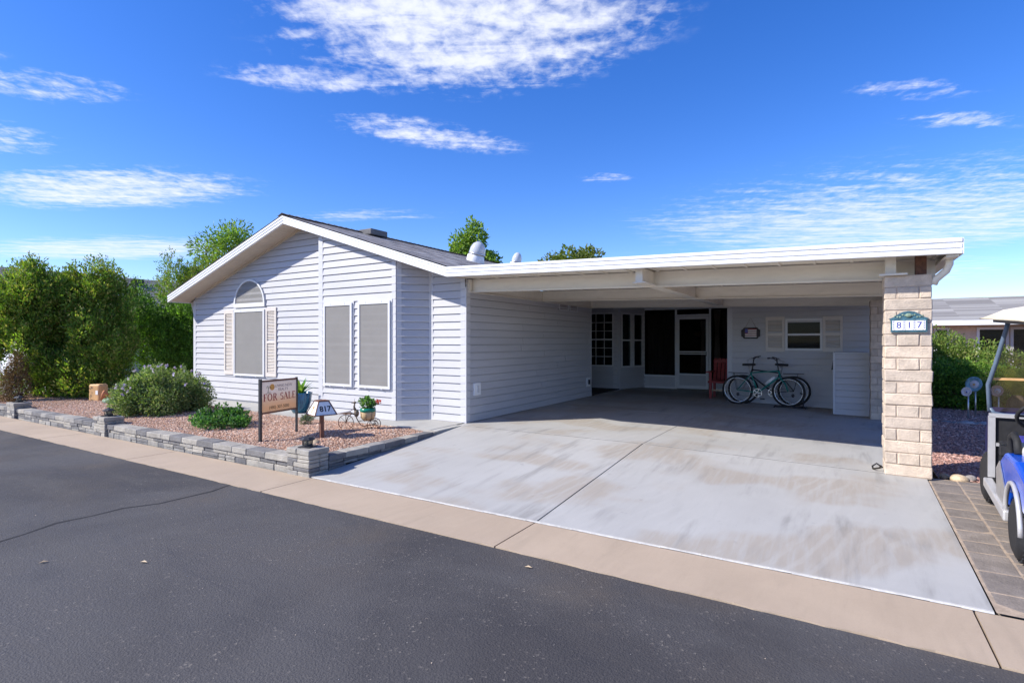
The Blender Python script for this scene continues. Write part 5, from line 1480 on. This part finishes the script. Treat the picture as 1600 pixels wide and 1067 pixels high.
cbl = thing('black_cable', 'loop of black cable on the concrete at the foot of the block column', 'cable', (.36, 7.62, -.065))
MB().tube([(.04, .0, .05), (-.02, -.05, .10), (-.06, -.03, .06), (-.05, .06, .012), (.02, .16, .012), (.04, .3, .012)], .009, 6).build('cord', M_black, cbl)

# ------------------------------------------------------------------ right side: stakes, rocks, golf cart
def stake(label, loc, h, r, cols, tilt):
    t = thing('garden_stake', label, 'garden stake', loc, R(-38))
    MB().tube([(0, .02, -.1), (0, .02, h)], .014, 7).build('rod', M_steel, t)
    T = Matrix.Rotation(R(90 - tilt), 3, 'X'); o_ = (0, .0, h)
    m = MB()
    n_ = 24; prof = []
    m.lathe([(.001, .012), (r * .55, .012), (r * .8, .03), (r, .04), (r, .032), (r * .75, .015), (.001, .0)], n_, o_, True, T)
    for k, v_ in enumerate(m.v): pass
    m.build('plate', cols[0], t)
    MB().lathe([(.001, .022), (r * .5, .022), (r * .56, .012)], 18, o_, True, T).build('inner_plate', cols[1], t)
    MB().ball((0, -.03, h), r * .16, 6).build('knob', cols[2], t)
M_platew = simple('white_china', (.66, .60, .60), .3, .1, 30.); M_plateb = simple('blue_china', (.20, .36, .42), .3, .25, 30.); M_platep = simple('pink_china', (.62, .38, .32), .3, .2, 30.)
stake('plain white plate flower on a garden stake before the hedge', (2.08, 13.6, -.05), .52, .09, (M_platew, M_platew, M_blueink), 12)
stake('blue scalloped plate flower on a garden stake before the hedge', (2.27, 14.1, -.05), .64, .15, (M_plateb, M_platew, M_tan), 8)
stake('pink plate flower on a garden stake seen through the cart windshield', (2.62, 14.1, -.05), .52, .11, (M_platep, M_platew, M_platep), 10)
def rock(label, loc, s, mat, group=None, sc=(1, .8, .55)):
    t = thing('border_rock', label, 'rock', loc, random.uniform(0, 3), group)
    m = MB(); m.ball((0, 0, s * .2), s, 7, sc); o = m.build('stone', mat, t)
    a, b_, c_ = [random.uniform(8, 22) for _ in range(3)]
    for e in o.data.vertices: e.co *= 1 + .22 * math.sin(e.co.x * a / s * .12 + e.co.y * b_ / s * .1) * math.cos(e.co.z * c_ / s * .1)
for i in range(15):
    gr = i % 3 == 2
    rock(('small grey' if gr else 'small tan') + ' border rock between the pavers and the brown gravel', (.99 + i * .115 + random.uniform(-.03, .03), 7.70 + random.uniform(-.07, .10), -.09), random.uniform(.05, .095), M_greyrock if gr else M_tanrock, ('grey' if gr else 'tan') + ' rocks edging the paver apron')
for i in range(15):
    rock('dark flat stone in the dry creek line across the brown gravel', (.95 + i * .135, 12.75 + .12 * math.sin(i * .8) + random.uniform(-.1, .1), -.06), random.uniform(.07, .12), M_greyrock, 'stones of the dry creek', (1.2, .8, .35))

gc = thing('golf_cart', 'blue golf cart with cream canopy and slate windshield frame parked on the pavers', 'golf cart', (1.708, 6.07, -.130))
gc.rotation_euler = (sl, 0, R(-3.3))
def cart_wheel(x, y):
    s_ = -1 if x < 0 else 1; T = Matrix.Rotation(R(90), 3, 'Y'); r = .232; wd = .20
    m = MB(); xi = x - s_ * wd / 2
    m.lathe([(.125, -wd / 2), (.17, -wd / 2 - .006), (.215, -wd / 2 + .012), (r, -wd / 2 + .045), (r, wd / 2 - .045), (.215, wd / 2 - .012), (.17, wd / 2 + .006), (.125, wd / 2)], 36, (xi, y, r), True, T); w_ = m.build('wheel', M_black, gc)
    m = MB()
    for k in range(30):
        a = 2 * math.pi * k / 30
        for j, off in ((-1, -.055), (0, 0), (1, .055)):
            aa = a + (.5 * 2 * math.pi / 30 if j == 0 else 0); c_ = Vector((xi + off, y + r * math.cos(aa), r + r * math.sin(aa))); d_ = Vector((0, -math.sin(aa), math.cos(aa))); n_ = Vector((0, math.cos(aa), math.sin(aa)))
            m.bar(c_ - d_ * .012 - Vector((.018, 0, 0)) * (1 if j else -1) + n_ * .002, c_ + d_ * .012 + Vector((.018, 0, 0)) * (1 if j else -1) + n_ * .002, .014, .014, n_)
    m.build('tread', M_black, w_)
    m = MB(); m.lathe([(.0, .065), (.03, .075), (.04, .06), (.105, .045), (.122, .075), (.128, .075), (.126, .02), (.126, -.05)], 30, (xi, y, r), True, Matrix.Rotation(R(90 * s_), 3, 'Y')); m.build('hub', M_chrome, w_)
    m = MB()
    for k in range(7): a = k * 2 * math.pi / 7; m.bar((xi + s_ * .064, y + .04 * math.cos(a), r + .04 * math.sin(a)), (xi + s_ * .066, y + .112 * math.cos(a), r + .112 * math.sin(a)), .022, .012, (1, 0, 0))
    m.build('spokes', M_chrome, w_)
for x_ in (-.585, .585):
    for y_ in (.80, -.74): cart_wheel(x_, y_)
# floor, rocker, cowl
MB().box(-.50, .50, -.55, .62, .235, .285).build('floor', M_dark, gc)
for s_ in (-1, 1):
    b = MB(); b.box(s_ * .575 - .035, s_ * .575 + .035, -.50, .56, .20, .285); bevel(b.build('rocker_panel', M_silver, gc), .012)
# front cowl: navy shell with silver edge towards the cabin
pr = [(.60, .22), (.62, .60), (.68, .84), (.80, .92), (1.02, .80), (1.14, .58), (1.16, .30), (1.05, .24), (1.03, .40), (.92, .52), (.74, .52), (.64, .40)]
m = MB(); m.prism([(-.53, y_ + .01, z_) for y_, z_ in pr], (1.06, 0, 0)); bevel(m.build('front_cowl', M_cartnavy, gc), .02)
m = MB()
for s_ in (-1, 1): m.bar((s_ * .55, .575, .29), (s_ * .55, .575, .86), .032, .05); 
m.bar((-.57, .575, .87), (.57, .575, .87), .032, .035); m.bar((-.52, .575, .60), (.52, .575, .60), .03, .03); m.build('dash_trim', M_silver, gc)
m = MB(); m.box(-.52, .52, .588, .60, .29, .86); m.build('dash_back', M_black, gc)
m = MB(); m.box(-.50, -.06, .53, .587, .61, .64); m.box(-.50, -.06, .48, .587, .52, .60); m.box(.1, .5, .5, .587, .55, .82); m.build('dash_tray', M_dark, gc)
m = MB(); m.box(-.40, -.18, .50, .56, .642, .70); m.build('cubby_box', M_blueink, gc)
# windshield in its tube frame
tl = [(-.56, .62, .90), (-.57, .63, 1.15), (-.53, .56, 1.34), (-.47, .47, 1.66), (-.45, .45, 1.78)]
m = MB(); m.tube(tl, .018, 8); m.tube([(-x_, y_, z_) for x_, y_, z_ in tl], .018, 8); m.tube([(-.56, .62, .93), (-.53, .62, .885), (-.46, .62, .87), (.46, .62, .87), (.53, .62, .885), (.56, .62, .93)], .018, 8)
m.build('windshield_frame', M_cartframe, gc)
m = MB(); m.add([(-.545, .625, .90), (.545, .625, .90), (.55, .632, 1.20), (-.55, .632, 1.20)], [(0, 1, 2, 3)]); m.add([(-.55, .630, 1.21), (.55, .630, 1.21), (.46, .46, 1.74), (-.46, .46, 1.74)], [(0, 1, 2, 3)]); m.build('windshield', M_shield, gc, fix=False)
m = MB(); m.bar((-.55, .632, 1.205), (.55, .632, 1.205), .014, .022); m.build('windshield_hinge', M_tan, gc)
# canopy
m = MB(); nX, nY = 10, 12; vs = []; 
for kz in (0, 1):
    for j in range(nY + 1):
        for i in range(nX + 1):
            fx_, fy_ = i / nX * 2 - 1, j / nY * 2 - 1
            e = (1 - abs(fx_) ** 4) * (1 - abs(fy_) ** 6)
            vs.append((fx_ * .62, -.25 + fy_ * 1.02, 1.765 + (.11 * e ** .7 if kz else -.0) + (.012 if kz else 0)))
Wd = nX + 1; off = (nY + 1) * Wd; fs = []
for j in range(nY):
    for i in range(nX):
        a_ = j * Wd + i; fs += [(off + a_, off + a_ + 1, off + a_ + Wd + 1, off + a_ + Wd), (a_, a_ + Wd, a_ + Wd + 1, a_ + 1)]
rim = [i for i in range(Wd)] + [j * Wd + nX for j in range(1, nY + 1)] + [nY * Wd + i for i in range(nX - 1, -1, -1)] + [j * Wd for j in range(nY - 1, 0, -1)]
for i in range(len(rim)): p_, q_ = rim[i], rim[(i + 1) % len(rim)]; fs.append((p_, q_, off + q_, off + p_))
m.add(vs, fs, True); m.build('canopy', M_carttop, gc)
m = MB(); m.box(-.54, .54, -1.15, .62, 1.735, 1.762); m.build('canopy_frame', M_dark, gc)
m = MB()
for s_ in (-1, 1): m.tube([(s_ * .50, -.95, .60), (s_ * .50, -1.0, 1.75)], .02, 8)
m.build('rear_strut', M_cartframe, gc)
# rear body
for s_ in (-1, 1):
    pr = [(-1.15, .42), (-1.15, .66), (-.70, .72), (-.30, .70), (-.10, .60), (-.02, .46), (-.06, .30), (-.40, .30), (-.46, .42), (-.58, .52), (-.74, .56), (-.92, .52), (-1.02, .42)]
    m = MB(); m.prism([(s_ * .36, y_, z_) for y_, z_ in pr], (s_ * .22, 0, 0)); bevel(m.build('rear_body', M_cartblue, gc), .025, 2)
    m = MB(); pts = [(s_ * .59, -.74 + .30 * math.cos(a), .23 + .33 * math.sin(a)) for a in [R(5 + 170 * k / 14) for k in range(15)]]
    m.tube(pts, .016, 8)
    m.build('fender_trim', M_silver, gc)
    m = MB(); m.add([(s_ * .583, -.40, .28), (s_ * .583, -.02, .28), (s_ * .583, .02, .50), (s_ * .583, -.15, .60), (s_ * .583, -.42, .42)], [(0, 1, 2, 3, 4)]); m.prism([(s_ * .5825, -.40, .28), (s_ * .5825, -.02, .28), (s_ * .5825, .02, .50), (s_ * .5825, -.15, .60), (s_ * .5825, -.42, .42)], (s_ * .006, 0, 0)); m.build('side_plate', M_steel, gc)
    m = MB(); m.tube([(s_ * .50, -.06, .50), (s_ * .50, .0, .66), (s_ * .50, -.05, .79), (s_ * .50, -.16, .83), (s_ * .50, -.28, .80), (s_ * .50, -.34, .70)], .026, 8); m.build('arm_rest', M_black, gc)
MB().box(-.36, .36, -1.12, -.10, .34, .66).build('seat_base', M_cartblue, gc)
bevel(MB().box(-.48, .48, -.62, -.08, .66, .76).build('seat_cushion', M_seat, gc), .035, 3)
m = MB(); m.bar((0, -.62, .76), (0, -.74, 1.14), .96, .09, (0, 1, 0)); bevel(m.build('seat_back', M_seat, gc), .03, 3)
m = MB(); T = Matrix.Rotation(R(-50), 3, 'X'); c_ = Vector((-.25, .28, .92))
m.tube([c_ + T @ Vector((.17 * math.cos(2 * math.pi * k / 24), .17 * math.sin(2 * math.pi * k / 24), 0)) for k in range(24)], .016, 7, True); m.tube([c_, (-.25, .56, .64)], .02, 7); m.tube([c_ + T @ Vector((-.17, 0, 0)), c_ + T @ Vector((.17, 0, 0))], .012, 6); m.build('steering_wheel', M_black, gc)

# ------------------------------------------------------------------ neighbours
nb = thing('neighbour_house', 'beige-sided neighbour house with white garage door behind the junipers', 'house')
siding(nb, (-33, 7.6), (-25.4, 7.6), 0, 2.55, [(4.9, 6.3, 0, 2.1)], mat=M_nbr, course=.2)
b = MB(); b.box(-25.5, -25.4, 7.7, 24, 0, 2.55); b.box(-33, -32.9, 7.7, 24, 0, 2.55); b.build('side_wall', M_nbr, nb)
MB().prism([(-33.2, 7.6, 2.55), (-25.2, 7.6, 2.55), (-29.2, 7.6, 4.1)], (0, .1, 0)).build('gable', M_nbr, nb)
g_ = MB().box(-28.1, -26.7, 7.62, 7.66, 0, 2.1).build('garage_door', M_white, nb)
for k in range(4): MB().box(-28.05, -26.75, 7.605, 7.62, .06 + k * .52, .52 + k * .52).build('panel', M_white, g_)
def simple_roof(parent, u_r, u_e, v0, v1, z_r, z_e, axis='v'):
    V = []; F = []; C = []; pal = [(.30, .29, .29), (.36, .35, .345), (.25, .24, .24)]
    for side in (1, -1):
        n_ = 26
        for k in range(n_):
            f0, f1 = k / n_, (k + 1.1) / n_
            for j in range(14):
                a0 = v0 + (v1 - v0) * j / 14; a1 = v0 + (v1 - v0) * (j + 1) / 14; b0 = len(V)
                za_ = z_e + (z_r - z_e) * f0 + .03; zb_2 = z_e + (z_r - z_e) * min(1, f1)
                xa = u_r + side * (u_e - u_r) * (1 - f0); xb = u_r + side * (u_e - u_r) * (1 - min(1, f1))
                q = [(xa, a0, za_), (xa, a1, za_), (xb, a1, zb_2), (xb, a0, zb_2), (xa, a0, za_ - .03), (xa, a1, za_ - .03)]
                if axis == 'u': q = [(y_, x_, z_) for x_, y_, z_ in q]
                V += q; c_ = np.array(random.choice(pal)) * random.uniform(.9, 1.1); F += [(b0, b0 + 1, b0 + 2, b0 + 3), (b0 + 4, b0 + 5, b0 + 1, b0)]; C += [c_, c_]
    o = big_mesh('roof', np.array(V), np.array(F), np.array(C), M_shingle, parent)
    return o
simple_roof(nb, -29.0, -24.7, 7.0, 24.5, 4.47, 2.62)
m = MB(); m.bar((-24.7, 7.0, 2.6), (-29, 7.0, 4.44), .04, .16, (0, 0, 1)); m.bar((-33.3, 7.0, 2.6), (-29, 7.0, 4.44), .04, .16, (0, 0, 1)); m.bar((-24.72, 7.0, 2.58), (-24.72, 24, 2.58), .04, .14); m.build('fascia', M_white, nb)
MB().box(-28.3, -27.9, 12.2, 12.6, 3.95, 4.35).build('roof_vent', M_dark, nb)

n2 = thing('neighbour_house', 'low tan neighbour house with long grey shingle roof beyond the hedge', 'house')
VN = 25.0
wn = [(2.95, 3.25), (4.15, 4.85), (5.05, 5.75)]
b = MB(); xs = [-3.] + [x for w_ in wn for x in w_] + [16.]
for a_, b_ in zip(xs[::2], xs[1::2]): b.box(a_, b_, VN, VN + .15, -.1, 2.05)
for a_, b_ in wn: b.box(a_, b_, VN, VN + .15, -.1, .55); b.box(a_, b_, VN, VN + .15, 1.88, 2.05)
b.box(-3, 16, 32.9, 33, -.1, 2.05); b.box(-3, -2.9, VN + .15, 32.9, -.1, 2.05); b.box(15.9, 16, VN + .15, 32.9, -.1, 2.05); b.build('wall', M_nbrwall, n2)
for a_, b_ in wn:
    f = MB(); f.box(a_ - .08, a_, VN - .04, VN + .02, .5, 1.95); f.box(b_, b_ + .08, VN - .04, VN + .02, .5, 1.95); f.box(a_, b_, VN - .04, VN + .02, 1.87, 1.95); f.box(a_, b_, VN - .04, VN + .02, .5, .58); fr = f.build('window', M_frame, n2)
    MB().box(a_, b_, VN + .05, VN + .06, .58, 1.87).build('pane', M_glass, fr); MB().box(a_ - .1, b_ + .1, VN + .6, VN + .65, .3, 2.0).build('room', M_roomdark, fr)
simple_roof(n2, 29.2, 24.3, -3.6, 16.6, 3.28, 2.14, 'u')
m = MB(); m.box(-3.6, 16.6, 24.28, 24.32, 2.02, 2.19); m.build('fascia', M_white, n2)
m = MB(); m.box(-3.6, 16.6, 24.32, 25.0, 2.03, 2.05); m.build('soffit', M_soffit, n2)

# ------------------------------------------------------------------ litter on the road
def roadpos():
    return (random.uniform(-9, 3), random.uniform(.6, 3.68), -.236)
lit = stones('road_grit', 260, roadpos, .002, .0045, [(.45, .42, .38), (.3, .27, .24), (.5, .4, .32)], road)
lit['kind'] = 'stuff'
for (u, v, a) in ((-4.55, 2.05, .4), (-5.2, 1.65, 1.2), (-2.0, 3.5, .2)):
    lf = thing('fallen_leaf', 'curled dry leaf lying on the asphalt', 'leaf', (u, v, -.234), a, 'dry leaves on the road')
    MB().add([(-.03, 0, .002), (0, .012, .012), (.035, 0, .003), (0, -.012, .010)], [(0, 1, 2, 3)]).build('blade', M_wood, lf, fix=False)
